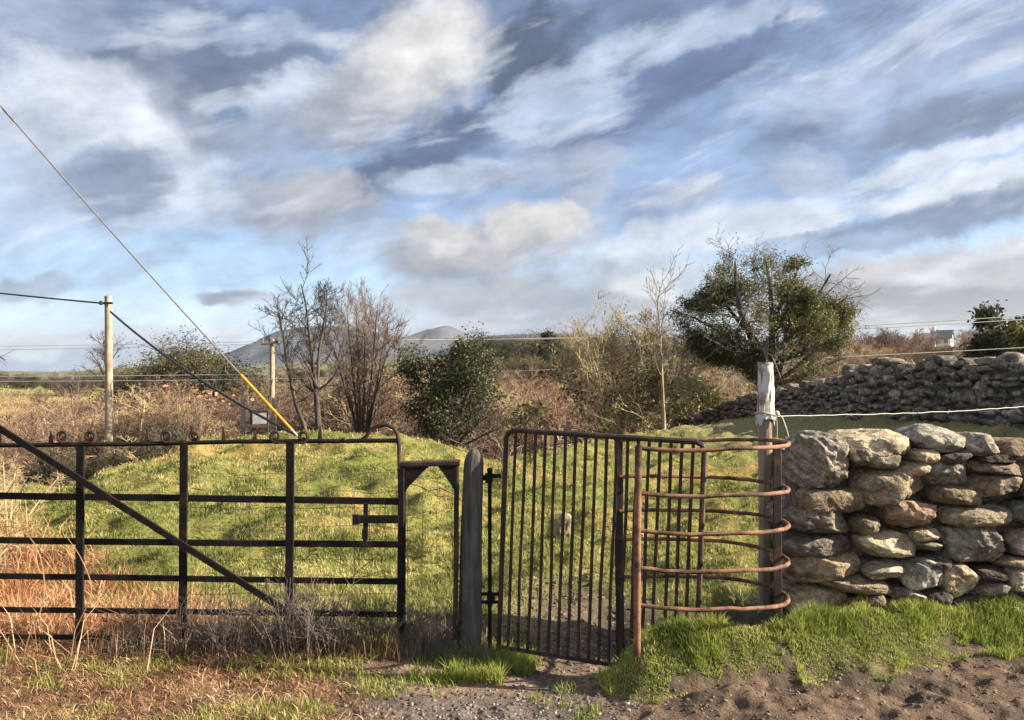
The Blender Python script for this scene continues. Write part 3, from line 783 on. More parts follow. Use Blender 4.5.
V = np.concatenate(V); m.add(V, [(i*nn+j, i*nn+(j+1) % nn, (i+1)*nn+(j+1) % nn, (i+1)*nn+j) for i in range(25) for j in range(nn)])
m.build('plastic_wrap', WRAP, tp, True)
kz = zat(413, TY)
m = MB(); m.tube([(TX+.062*cos(q), TY+.062*sin(q), kz+.006*sin(2*q)) for q in np.linspace(0, 2*pi, 20)], .006, 6)
m.lathe((TX+.065, TY-.03, kz), [(.003, -.017), (.014, -.01), (.017, 0), (.013, .01), (.003, .017)], 10)
m.tube([(TX+.07, TY-.03, kz), (TX+.10, TY-.03, kz-.03), (TX+.125, TY-.03, kz-.1), (TX+.14, TY-.025, kz-.15)], .004, 5)
m.tube([(TX+.055, TY-.04, kz), (TX+.06, TY-.05, kz-.08), (TX+.058, TY-.05, kz-.17)], .003, 5)
m.build('knotted_cord', m_plain('pale_cord', (.38, .34, .28), .8), tp, True)
# strand of wire running off along the wall
P = []; e0 = np.array([TX+.06, TY-.03, zat(416, TY)]); e1 = np.array([5.2, 7.0, 1.6-(398-HOR)*7.0/F])
for t in np.linspace(0, 1, 40): P.append(e0*(1-t)+e1*t+np.array([0, 0, -.035*sin(pi*t)+rr.normal(0, .002)]))
m = MB().tube(P, .0024, 5)
for t in np.linspace(.08, .97, 11):
    c = e0*(1-t)+e1*t+np.array([0, 0, -.035*sin(pi*t)])
    for k in range(2): d_ = rr.normal(0, 1, 3); d_ /= np.linalg.norm(d_); m.tube([c-d_*.018, c+d_*.018], .0018, 4)
tag(m.build('barbed_wire', WIRE_B, None, True, origin=e0), 'pale barbed wire strand running from the white-wrapped post to the right', 'wire')
# far end post of that strand, outside the picture
ep = thing('fence_post', (5.25, 7.0, gz(5.25, 7.0)), 'plain timber fence post at the far end of the barbed wire', 'post')
MB().tube([(5.25, 7.0, gz(5.25, 7.0)-.1), (5.25, 7.0, 1.5)], .05, 12).build('post', WOOD_B, ep, True)
# ================================================================ dry stone walls
def cube_sphere(n):
    key = {}; V = []; Fc = []
    def vid(p):
        k = tuple(p)
        if k not in key: key[k] = len(V); V.append(p)
        return key[k]
    for ax in range(3):
        for sgn in (0, n):
            for i in range(n):
                for j in range(n):
                    q = []
                    for di, dj in ((0, 0), (1, 0), (1, 1), (0, 1)):
                        p = [0, 0, 0]; p[ax] = sgn; p[(ax+1) % 3] = i+di; p[(ax+2) % 3] = j+dj; q.append(vid(tuple(p)))
                    Fc.append(q if sgn else q[::-1])
    V = np.array(V, float)/n*2-1
    V = np.tan(V*pi/4*.92)
    return V/np.linalg.norm(V, axis=1)[:, None], np.array(Fc)
_CS = {n: cube_sphere(n) for n in (3, 5, 12, 20, 30)}
def stone_verts(w, h, d, rng, p=3.2, cuts=7, rough=.05, n=12, cutd=(.70, .95)):
    D, f = _CS[n]
    r = (np.abs(D)**p).sum(1)**(-1/p)
    v = D*r[:, None]
    for _ in range(cuts):
        nn = rng.normal(size=3)*np.array([1, 1.0, .9]); nn /= np.linalg.norm(nn)
        o = rng.uniform(*cutd)*np.max(v@nn)
        ex = np.maximum(v@nn-o, 0); v = v-nn*ex[:, None]
    s = np.array([w, d, h])/2
    ext = (v.max(0)-v.min(0))/2; v = (v-(v.max(0)+v.min(0))/2)/ext*s
    o = rng.uniform(-50, 50, 2); m = min(w, h)
    def n3(k, sd): return (fbm(v[:, 0]*k+o[0]+v[:, 1]*k*.7, v[:, 2]*k+o[1]-v[:, 1]*k*.8, sd, 3)-.5)
    nz = n3(2.6/m, 7)*.9+(n3(8/m, 17)*.75 if n > 5 else 0)+(n3(24/m, 27)*.42 if n > 12 else 0)
    if n > 12:   # split beds and chips
        bd = v[:, 2]*9/m+n3(3/m, 37)*3; nz = nz-.10*np.exp(-((bd-np.round(bd/2.7)*2.7)/.28)**2)
    return v+D*(nz*rough*m)[:, None], f
def stone_material(name, base, dark, pale, lichen=.5, rnd=.35):
    n = NT(name); p = n.tex('Object'); rd = n.objrand()
    off = n.n('ShaderNodeVectorMath', operation='ADD'); n.l(p, off.inputs[0]); cb = n.n('ShaderNodeCombineXYZ')
    for i in range(3): n.l(n.math('MULTIPLY', rd, 37.+11*i), cb.inputs[i])
    n.l(cb.outputs[0], off.inputs[1]); q = off.outputs[0]
    a = n.noise(q, 6.5, 6, .65, .3); b = n.noise(q, 34, 5, .65); c_ = n.noise(q, 150, 3, .6); e = n.noise(q, 11, 5, .7, .6)
    c = n.ramp(a.outputs['Fac'], [(.34, dark), (.48, base), (.66, pale)])
    c = n.mix(n.math('MULTIPLY', rd, rnd), c, n.mix(1., c, (1.25, .86, .70), 'MULTIPLY'))
    c = n.mix(.7, c, n.mix(1., c, n.ramp(b.outputs['Fac'], [(.32, .32), (.5, .95), (.7, 1.65)]), 'MULTIPLY'))
    c = n.mix(n.math('MULTIPLY', n.ramp(e.outputs['Fac'], [(.57, 0), (.60, 1)]), lichen), c, (.46, .44, .36))
    c = n.mix(n.math('MULTIPLY', n.ramp(e.outputs['Fac'], [(.30, 1), (.37, 0)]), lichen), c, (.10, .095, .085))
    c = n.mix(.7, c, n.mix(1., c, n.ramp(c_.outputs['Fac'], [(.32, .45), (.68, 1.55)]), 'MULTIPLY'))
    g = n.noise(q, 17, 5, .7, .5); c = n.mix(n.math('MULTIPLY', n.ramp(g.outputs['Fac'], [(.60, 0), (.68, 1)]), .55), c, (.075, .085, .03))
    v = n.n('ShaderNodeHueSaturation'); n.l(c, v.inputs['Color']); n.l(n.math('ADD', n.math('MULTIPLY', n.math('FRACT', n.math('MULTIPLY', rd, 7.3)), .75), .55), v.inputs['Value'])
    h = n.math('ADD', n.math('MULTIPLY', b.outputs['Fac'], 1.), n.math('MULTIPLY', c_.outputs['Fac'], .45))
    return n.bsdf(v.outputs[0], .9, 0, n.bump(h, 1., .02), .2)
ST = stone_material('field_stone', (.275, .23, .16), (.12, .105, .09), (.43, .365, .25))
ST_G = stone_material('grey_field_stone', (.22, .205, .175), (.10, .095, .09), (.37, .345, .29), .7)
ST_R = stone_material('reddish_stone', (.26, .20, .155), (.13, .105, .09), (.37, .29, .22), .4, .5)
ST_D = stone_material('dark_stone', (.10, .09, .08), (.05, .045, .045), (.17, .15, .13), .3)

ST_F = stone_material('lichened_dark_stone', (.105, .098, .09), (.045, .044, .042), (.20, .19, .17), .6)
WY = 4.5
wall = thing('dry_stone_wall', (2.4, WY+.2, gz(2.4, WY+.2)), 'near dry stone wall of big rounded field stones beside the kissing gate, grass along its foot', 'stone wall')
rs = np.random.default_rng(77)
def put(cx_, cy_, w, h, mat=ST, rot=0, dep=.34, y=None, p=3.5, cuts=10, rough=.12, n=20, name='stone', lab=None, cutd=(.70, .95), par=None):
    """a stone from the rows and columns its face fills on the wall's face plane"""
    yf = WY if y is None else y
    if cy_ < 462: cy_ += 4
    k = yf/F
    v, f = stone_verts(w*k*1.01, h*k*1.0, dep, rs, p, cuts, rough, n, cutd)
    R3 = np.array(Matrix.Rotation(radians(rs.normal(0, 6)), 3, 'Z') @ Matrix.Rotation(radians(rs.normal(0, 4)), 3, 'X') @ Matrix.Rotation(radians(-rot), 3, 'Y'))
    c = np.array([xat(cx_, yf), yf+dep/2-.03, zat(cy_, yf)])
    me = new_mesh(name, v@R3.T, f, mat, True)
    o = link(name, me, par or wall, c-np.array((par or wall).location))
    if lab: o['label'] = lab
    return o
Z5 = lambda X, Y, w, h: (744+X/2.4, 420+Y/2.4, w/2.4, h/2.4)
put(*Z5(206, 96, 150, 142), ST_G, 4, .44, p=2.6, cuts=9, rough=.2, n=30, cutd=(.74, .96), name='boulder', lab='big pale knobbly boulder capping the wall end')
put(*Z5(330, 54, 168, 70), ST, 9, .46, p=3., cuts=9, n=30, cutd=(.68, .95))
put(*Z5(291, 80, 44, 60), ST_G, 6, .25)
put(*Z5(334, 101, 104, 42), ST_G, -4, .32, rough=.14)
put(*Z5(368, 163, 180, 94), ST, 6, .40, p=2.7, cuts=8, n=30, y=WY-.02, cutd=(.74, .96))
put(*Z5(436, 80, 70, 38), ST, 2, .26, p=3.2)
put(*Z5(420, 117, 70, 36), ST, 10, .24, p=2.3, cuts=4)
put(*Z5(484, 40, 146, 58), ST_G, 0, .46, p=2.5, n=30)
put(*Z5(494, 131, 112, 78), ST_G, 0, .36, p=2.6, n=30, cuts=6)
put(*Z5(584, 56, 92, 60), ST_G, -6, .42, p=2.8, cuts=8)
put(*Z5(666, 62, 84, 42), ST, 8, .40, cuts=9)
put(*Z5(516, 82, 96, 34), ST_D, 10, .30)
put(*Z5(612, 90, 92, 28), ST_D, 2, .30)
put(*Z5(620, 116, 160, 34), ST_R, -3, .34, rough=.16)
put(*Z5(612, 158, 152, 56), ST, 8, .36, cuts=10, p=4, n=30, cutd=(.62, .9))
put(*Z5(520, 184, 122, 46), ST, -4, .32, cuts=9, p=4)
put(*Z5(210, 197, 170, 58), ST, 3, .42, p=4.6, cuts=11, n=30)
put(*Z5(188, 249, 176, 82), ST_G, 2, .50, p=5, cuts=10, n=30, cutd=(.68, .95))
put(*Z5(302, 257, 66, 52), ST, 0, .26, p=2.4, cuts=4)
put(*Z5(415, 232, 142, 68), ST_R, -7, .36, rough=.14, n=30)
put(*Z5(573, 233, 178, 52), ST, 2, .36, p=3, cuts=8, n=30, cutd=(.74, .96))
put(*Z5(188, 304, 172, 48), ST_G, 5, .46, rough=.1, n=30, p=3)
put(*Z5(350, 305, 152, 62), ST, -2, .36, rough=.12, n=30, p=4)
put(*Z5(440, 280, 66, 30), ST, 8, .24, cuts=9)
put(*Z5(446, 305, 64, 26), ST_G, -8, .24, cuts=9)
put(*Z5(560, 303, 164, 86), ST_G, 2, .40, rough=.16, n=30, p=4.2, cuts=9)
put(*Z5(198, 360, 190, 76), ST, 8, .48, rough=.12, n=30, cuts=10, cutd=(.6, .9))
put(*Z5(280, 402, 178, 48), ST, -6, .40, rough=.1, n=30, p=3)
put(*Z5(340, 365, 100, 40), ST_G, 5, .28)
put(*Z5(430, 376, 100, 72), ST_G, 18, .30, cuts=10, p=4.4, cutd=(.6, .9))
put(*Z5(520, 385, 88, 82), ST, 0, .32, rough=.16)
put(*Z5(186, 444, 150, 68), ST, 0, .44, rough=.12)
put(*Z5(318, 436, 60, 34), ST, 20, .26)
put(*Z5(404, 428, 96, 40), ST_G, 0, .3)
put(*Z5(602, 375, 82, 36), ST_D, 0, .30)
put(*Z5(604, 410, 100, 36), ST_G, 8, .30)
put(*Z5(664, 380, 50, 60), ST_G, 0, .30)
put(*Z5(700, 225, 92, 60), ST_G, 4, .32)
put(*Z5(690, 300, 100, 62), ST_G, 0, .34, rough=.12)
put(*Z5(664, 350, 80, 30), ST, 0, .30)
put(*Z5(470, 428, 80, 44), ST_D, 0, .32)
put(*Z5(548, 438, 90, 40), ST_D, 0, .32)
put(*Z5(640, 442, 110, 44), ST_G, 0, .34)
put(*Z5(700, 160, 60, 50), ST, 0, .3)
put(*Z5(470, 345, 70, 30), ST_D, 0, .26)
# the wall runs on to the right of the picture
yy = 40
for row in range(8):
    hh = [62, 48, 60, 64, 70, 54, 64, 56][row]; X = 745+rs.uniform(-10, 20)
    while X < 1060:
        w = rs.uniform(80, 175); put(*Z5(X+w/2, yy+hh/2-4, w, hh), [ST, ST_G, ST, ST_R][rs.integers(4)], rs.normal(0, 5), .4, n=12); X += w*.96
    yy += hh*.95
# hearting: the dark inner body and the rear face
m = MB(); gx = np.linspace(1.66, 3.95, 24); gzv = np.linspace(.05, 1.14, 12)
V = []; 
for yv, sg in ((WY+.17, 1), (WY+.52, -1)):
    for z in gzv:
        for x in gx: V.append((x, yv+.05*sg*(vnoise(x*7, z*9, 3)-.5)*2, z*(1-.05*vnoise(x*3, 0*x, 5))))
nx, nz = len(gx), len(gzv); fs = []
for b in (0, nx*nz):
    for i in range(nz-1):
        for j in range(nx-1): fs.append((b+i*nx+j, b+i*nx+j+1, b+(i+1)*nx+j+1, b+(i+1)*nx+j))
o_ = nx*nz
for j in range(nx-1): fs.append(((nz-1)*nx+j, (nz-1)*nx+j+1, o_+(nz-1)*nx+j+1, o_+(nz-1)*nx+j))
for i in range(nz-1):
    fs.append((i*nx, (i+1)*nx, o_+(i+1)*nx, o_+i*nx)); fs.append((i*nx+nx-1, (i+1)*nx+nx-1, o_+(i+1)*nx+nx-1, o_+i*nx+nx-1))
m.add(V, fs); m.build('hearting', ST_D, wall)
V = []; Fq = []; nv = 0
zz = .15
while zz < 1.1:
    x = 1.62; h = rs.uniform(.13, .24)
    while x < 3.95:
        w = rs.uniform(.2, .42); v, f = stone_verts(w, h*1.05, .3, rs, 3.2, 7, .1, 5)
        V.append(v+np.array([x+w/2, WY+.46, zz+h/2])); Fq.append(f+nv); nv += len(v); x += w*.95
    zz += h*.94
o = link('rear_stones', big_mesh('rear_stones', np.concatenate(V)-np.array(wall.location), np.concatenate(Fq), ST_G, True), wall); o['kind'] = 'stuff'

# ---------------------------------------------------------------- the long wall up the field
BW = [(10.6, 8.5, .56, 1.72), (9.5, 11.5, .56, 1.74), (8.93, 14, .55, 1.76), (8.55, 16, .50, 1.76), (8.28, 18, .44, 1.78), (8.08, 20, .32, 1.42), (7.85, 22, .12, 1.12), (7.4, 26, -.28, .66), (6.75, 30, -.9, -.10), (6.3, 33, -1.35, -.72), (5.2, 38, -2.3, -1.7), (3.8, 43, -3.2, -2.6)]
bwn = np.array(BW)
bl = np.concatenate([[0], np.cumsum(np.hypot(np.diff(bwn[:, 0]), np.diff(bwn[:, 1])))])
def bwp(s):
    return np.array([np.interp(s, bl, bwn[:, i]) for i in range(4)])
fwall = thing('dry_stone_wall', (8.3, 18, gz(8.3, 18)), 'long far dry stone wall in shade running up the field behind the tall fence post', 'stone wall')
body = MB(); V = []; nS = 60
for i in range(nS):
    s_ = bl[-1]*i/(nS-1); x, y, z0, z1 = bwp(s_); t = bwp(min(s_+.1, bl[-1]))-bwp(max(s_-.1, 0)); t = t[:2]/np.linalg.norm(t[:2]); nn = np.array([-t[1], t[0]])
    g = gz(x, y)
    for o_, z in ((-.16, min(z0, g)-.4), (-.13, z1-.12), (.13, z1-.12), (.16, min(z0, g)-.4)): V.append((x+nn[0]*o_, y+nn[1]*o_, z))
body.add(V, [(i*4+j, i*4+j+1, (i+1)*4+j+1, (i+1)*4+j) for i in range(nS-1) for j in range(3)]); body.build('hearting', ST_D, fwall)
items = []
s_ = 0.
rows = 8
for side in (1, -1):
    for r in range(rows):
        s_ = rs.uniform(0, .3)
        while s_ < bl[-1]:
            w = rs.uniform(.15, .46); x, y, z0, z1 = bwp(s_+w/2)
            t = bwp(min(s_+w/2+.15, bl[-1]))-bwp(max(s_+w/2-.15, 0)); a = atan2(t[1], t[0]); nn = np.array([-sin(a), cos(a)])
            z0 = min(z0, gz(x, y))-.05
            hh = (z1-z0)/rows; z = z0+hh*(r+.5)+rs.normal(0, .04)
            items.append((x+nn[0]*.16*side, y+nn[1]*.16*side, z, w*1.0, hh*rs.uniform(.7, 1.5), .28, a, 0 if r < rows-1 else 1, side)); s_ += w*.93
s_ = 0.
while s_ < bl[-1]:      # coping stones, some on edge
    w = rs.uniform(.25, .6); x, y, z0, z1 = bwp(s_+w/2); t = bwp(min(s_+w/2+.15, bl[-1]))-bwp(max(s_+w/2-.15, 0))
    items.append((x, y, z1-.02+rs.normal(0, .05), w*1.02, rs.uniform(.14, .36), .5, atan2(t[1], t[0])+rs.normal(0, .1), 2, 1)); s_ += w*.97
# the camera side of the wall faces -x: the side whose normal points there
def seen(it): return (it[7] == 2 or it[8] == 1) and it[1] > 12.6
order = sorted([i for i in range(len(items)) if seen(items[i])], key=lambda i: items[i][1]/(items[i][3]*items[i][4])**.5)
single = set(order[:98]); V = []; Fq = []; nv = 0
for i, (x, y, z, w, h, d, a, kk, sd_) in enumerate(items):
    v, f = stone_verts(w, h, d, rs, 3.0, 7, .22, 5, (.55, .92))
    c_, s__ = cos(a), sin(a); v = np.c_[v[:, 0]*c_-v[:, 1]*s__, v[:, 0]*s__+v[:, 1]*c_, v[:, 2]]
    if i in single:
        link('coping_stone' if kk == 2 else 'stone', new_mesh('far_stone', v, f, ST_F if rs.random() < .75 else ST_G, True), fwall, np.array([x, y, z])-np.array(fwall.location))
    else:
        V.append(v+np.array([x, y, z])); Fq.append(f+nv); nv += len(v)
o = link('stones', big_mesh('stones', np.concatenate(V)-np.array(fwall.location), np.concatenate(Fq), ST_F, True), fwall); o['kind'] = 'stuff'
# a pale stone half sunk in the field
fx_, fy_ = xat(563, 7.6), 7.6
v, f = stone_verts(.16, .30, .16, rs, 3, 8, .1, 12)
o = link('field_stone', new_mesh('field_stone', v, f, ST, True), None, (fx_, fy_, gz(fx_, fy_)+.08), (0, radians(14), 0)); tag(o, 'small pale upright stone half sunk in the grass behind the kissing gate', 'stone')
# ================================================================ poles, wires, far house
PY1 = 17.
x1 = xat(108, PY1)
pole = thing('telegraph_pole', (x1, PY1, gz(x1, PY1)), 'tall pale wooden telegraph pole with black cable at its top, left of the mound', 'utility pole')
zt1 = zat(297, PY1); zb1 = gz(x1, PY1)-.4
P = [(x1+.02*sin(t*3), PY1, zb1+(zt1-zb1)*t) for t in np.linspace(0, 1, 14)]
MB().tube(P, [.088-.018*t for t in np.linspace(0, 1, 14)], 14).build('shaft', WOOD_P, pole, True)
MB().lathe((x1, PY1, zt1-.01), [(.071, -.02), (.074, 0), (.06, .03), (.03, .045)], 14).build('cap', m_plain('lead_cap', (.16, .15, .15), .5), pole, True)
m = MB(); m.bar((x1-.12, PY1-.09, zat(303.5, PY1)), (x1+.14, PY1-.09, zat(303.5, PY1)), .05, .03, n=3)
m.lathe((x1-.1, PY1-.10, zat(303.5, PY1)), [(.02, -.04), (.035, -.02), (.035, .03), (.015, .05)], 10); m.build('bracket', CABLE, pole)
def cable(name, a, b, sag, r, mat, label, cat='cable', n=30, group=None, extra=None):
    a = np.asarray(a, float); b = np.asarray(b, float)
    P = [a*(1-t)+b*t-np.array([0, 0, sag*4*t*(1-t)]) for t in np.linspace(0, 1, n)]
    m = MB().tube(P, r, 6)
    if extra: extra(m, P)
    return tag(m.build(name, mat, None, True, origin=a), label, cat, group)
cable('overhead_cable', (x1-.1, PY1-.1, zat(303.5, PY1)), at(-260, 258, 26), .1, .020, CABLE, 'black overhead cable from the top of the telegraph pole off to the left')
AN = at(301, 441, 12.3); AN[2] = gz(AN[0], AN[1])
cable('stay_cable', (x1+.1, PY1-.1, zat(312, PY1)), AN+np.array([-.05, .05, .05]), .16, .022, CABLE, 'black stay cable slanting from the telegraph pole down to the mound')
# stay of a pole that stands just outside the picture
ptop = at(-62, 33, 12.3)
op = thing('telegraph_pole', (ptop[0], 12.3, gz(ptop[0], 12.3)), 'wooden telegraph pole at the left edge whose stay wears a yellow sleeve', 'utility pole')
MB().tube([(ptop[0]-.05, 12.3, gz(ptop[0], 12.3)-.3), (ptop[0]-.05, 12.3, ptop[2]+.4)], [.14, .10], 12).build('shaft', WOOD_P, op, True)
stay = thing('stay_wire', AN, 'grey guy wire with a bright yellow plastic guard at its foot, anchored on the mound', 'guy wire')
d_ = (ptop-AN); Ln = np.linalg.norm(d_); d_ /= Ln
P = [AN+d_*Ln*t-np.array([0, 0, .20*4*t*(1-t)*.35]) for t in np.linspace(.05, 1, 30)]
m = MB().tube(P, .0125, 6)
for k in range(9): m.lathe(P[23]+d_*(.03*k-.1), [(.01, -.02), (.022, 0), (.01, .02)], 6)
m.build('wire', CABLE_G, stay, True)
def sp(t): return AN+d_*Ln*t-np.array([0, 0, .07*4*t*(1-t)])
t0 = (437-427)/(437-35.); 
MB().tube([sp(.028), sp(.075), sp(.12), sp(.165)], .021, 10).build('yellow_guard', YELLOW, stay, True)
MB().tube([AN-d_*.2, sp(.015), sp(.034)], .016, 8).build('anchor_rod', m_plain('galvanised_rod', (.55, .55, .55), .35, .2, 40, .1, .6), stay, True)
# pole with a crossarm further off
PY2 = 34.; x2 = xat(272, PY2)
tp2 = thing('power_pole', (x2, PY2, gz(x2, PY2)), 'pale wooden power pole with a short crossarm and insulators behind the bare trees', 'utility pole')
MB().tube([(x2, PY2, gz(x2, PY2)-.3), (x2, PY2, zat(339, PY2))], [.13, .10], 12).build('shaft', WOOD_P, tp2, True)
MB().bar((x2-.42, PY2-.12, zat(344, PY2)), (x2+.32, PY2-.12, zat(342, PY2)), .11, .10, n=3).build('crossarm', WOOD_B, tp2)
for dx in (-.36, -.04, .27):
    MB().lathe((x2+dx, PY2-.12, zat(341.5, PY2)), [(.03, -.03), (.05, 0), (.035, .04), (.055, .07), (.02, .12)], 10).build('insulator', m_plain('insulator_glaze', (.25, .16, .12), .3), tp2, True)
LINE = m_plain('pale_line', (.55, .53, .50), .5, .1)
e0 = (x2+.27, PY2-.12, zat(340.5, PY2)); e1 = at(1230, 300, 28.)
cable('power_line', e0, e1, .42, .017, LINE, 'upper pale power line stretched across the valley to the right', 'cable')
cable('power_line', (x2-.04, PY2-.12, zat(338, PY2)), at(1235, 303.5, 28.4), .50, .015, LINE, 'second pale power line just under the uppermost one at right', 'cable')
cable('power_line', (x2+.1, PY2-.1, zat(379, PY2)), at(1230, 336, 28.), .14, .016, LINE, 'lower pale service line crossing the valley slope at right', 'cable')
for k, (y0, y1, lab) in enumerate(((341.5, 347, 'topmost faint power line running left over the distant trees'), (344, 351, 'second faint power line running left over the distant trees'), (374, 376, 'pale lower line running left above the bracken'), (379, 381, 'lowest pale line running left across the bracken slope'))):
    cable('power_line', (x2-.36+.1*k, PY2-.12, zat(y0, PY2)), at(-130, y1, 38), .05, .013 if k < 2 else .016, LINE, lab, 'cable')
# post and rail with a white panel
qy = 19.
for px, yt, w, lab in ((243, 385, .045, 'pale slim post left of the white panel behind the mound'), (274, 398, .05, 'pale stout post right of the white panel, under the power pole')):
    x = xat(px, qy); o = MB().tube([(x, qy, gz(x, qy)-.2), (x+.01, qy, zat((yt+440)/2, qy)), (x, qy, zat(yt, qy))], w, 10).build('rail_post', WOOD_P, None, True, origin=(x, qy, gz(x, qy)))
    tag(o, lab, 'post')
o = MB().bar(at(240, 426, qy-.06), at(276, 426.5, qy-.06), .075, .03, n=4).build('fence_rail', WOOD_P, None, origin=at(258, 426, qy)); tag(o, 'pale horizontal rail joining two posts below the white panel', 'rail')
nb = thing('notice_board', at(259, 419, qy+.4), 'small white panel in a dark frame beyond the pale rail', 'panel')
MB().box(at(259.5, 418.5, qy+.4), (.32, .03, .25)).build('panel', m_plain('white_paint', (.78, .80, .84), .5, .08), nb)
m = MB(); 
for a, b in (((251, 411), (268, 411)), ((251, 426), (268, 426)), ((251, 411), (251, 430)), ((268, 411), (268, 430))): m.bar(at(*a, qy+.42), at(*b, qy+.42), .05, .05, n=3, up=(0, 1, 0))
g_ = gz(xat(259, qy), qy); m.bar(at(252, 426, qy+.44), (xat(252, qy), qy+.44, g_-.1), .05, .05, n=3, up=(0, 1, 0)); m.bar(at(267, 426, qy+.44), (xat(267, qy), qy+.44, g_-.1), .05, .05, n=3, up=(0, 1, 0))
m.build('frame', WOOD_D, nb)
# ---- far houses
WHITE = m_plain('white_render', (.74, .74, .74), .8, .06, 3); SLATE = m_plain('slate_roof', (.17, .17, .18), .6, .3, 6); GLASS = m_plain('dark_window', (.03, .035, .045), .2, .1)
def house(px, py, d, w, l, h, rh, rot, label, walls=WHITE):
    x = xat(px, d); zb = zat(py, d)
    g = gz(x, d); zb = min(zb, g+.4) if abs(zb-g) > 3 else zb
    t = thing('house', (x, d, zb), label, 'house'); t.rotation_euler = (0, 0, radians(rot))
    m = MB(); v = [(-w/2, -l/2, -1.5), (w/2, -l/2, -1.5), (w/2, l/2, -1.5), (-w/2, l/2, -1.5), (-w/2, -l/2, h), (w/2, -l/2, h), (w/2, l/2, h), (-w/2, l/2, h), (0, -l/2, h+rh), (0, l/2, h+rh)]
    me = new_mesh('wall', v, [(0, 1, 5, 8, 4), (2, 3, 7, 9, 6), (1, 2, 6, 5), (3, 0, 4, 7)], walls); link('wall', me, t)
    a = .3; th = .18; k = rh/(w/2)
    v = []
    for yy in (-l/2-a, l/2+a):
        v += [(-w/2-a, yy, h-a*k+.03), (0, yy, h+rh+.03), (w/2+a, yy, h-a*k+.03), (w/2+a, yy, h-a*k+.03+th), (0, yy, h+rh+.03+th), (-w/2-a, yy, h-a*k+.03+th)]
    rf = link('roof', new_mesh('roof', v, [(0, 1, 4, 5), (1, 2, 3, 4), (6, 11, 10, 7), (7, 10, 9, 8), (0, 6, 7, 1), (1, 7, 8, 2), (3, 9, 10, 4), (4, 10, 11, 5), (2, 8, 9, 3), (5, 11, 6, 0)], SLATE), t)
    c = MB().box((0, l/2-.5, h+rh+.5), (.9, .7, 1.5)); v_ = np.concatenate(c.v); link('chimney', new_mesh('chimney', v_, c.f, walls), rf)
    for wx, wz in ((-w*.22, h*.45), (w*.22, h*.45), (0, h*1.02)):
        c = MB().box((wx, -l/2-.02, wz), (.95, .08, 1.1)); link('window', new_mesh('window', np.concatenate(c.v), c.f, GLASS), t)
    for wy in (-l*.25, l*.25):
        c = MB().box((-w/2-.02, wy, h*.5), (.08, .95, 1.1)); link('window', new_mesh('window', np.concatenate(c.v), c.f, GLASS), t)
    return t
house(942, 345, 220, 4.2, 5, 1.8, 2.1, 52, 'white gabled house with a dark slate roof far off on the right hillside')
house(925, 344, 215, 3.6, 5, 1.4, 1.3, 60, 'low white cottage with a dark roof just left of the gabled house')
# ================================================================ vegetation
def m_leaf(name, dark, mid, light, trans=.25, rough=.6):
    n = NT(name); c = n.ramp(n.attr('tint'), [(0, dark), (.55, mid), (1, light)])
    return n.bsdf(c, rough, 0, None, .35, trans)
def m_bark(name, a, b, sc=7):
    n = NT(name); q = n.noise(n.stretch(n.tex('Object'), 1, 1, .3), sc, 5, .7)
    return n.bsdf(n.ramp(q.outputs['Fac'], [(.35, a), (.65, b)]), .9, 0, n.bump(q.outputs['Fac'], .6, .03), .1)
BARK_D = m_bark('dark_bark', (.035, .03, .028), (.10, .085, .075))
BARK_P = m_bark('pale_bark', (.13, .105, .07), (.42, .35, .24), 4)
TWIG_B = m_bark('brown_twigs', (.095, .062, .05), (.18, .125, .10), 2)
TWIG_P = m_bark('pinkish_twigs', (.17, .11, .082), (.30, .205, .15), 2)
TWIG_T = m_bark('tan_twigs', (.30, .23, .13), (.50, .40, .24), 2)
TWIG_D = m_bark('dark_twigs', (.06, .045, .042), (.14, .105, .09), 2)
TWIG_G = m_bark('grey_dead_twigs', (.085, .07, .065), (.21, .175, .165), 5)
LEAF_IVY = m_leaf('ivy_leaves', (.02, .032, .01), (.045, .065, .016), (.13, .15, .04))
LEAF_OLIVE = m_leaf('olive_leaves', (.04, .046, .014), (.092, .098, .03), (.22, .21, .065))
LEAF_YEL = m_leaf('yellowing_leaves', (.11, .10, .03), (.22, .19, .06), (.38, .32, .11))
LEAF_DK = m_leaf('dark_evergreen', (.022, .027, .013), (.046, .052, .024), (.10, .10, .042))
LEAF_BR = m_leaf('brown_leaves', (.11, .06, .03), (.22, .13, .065), (.34, .22, .12), .15)

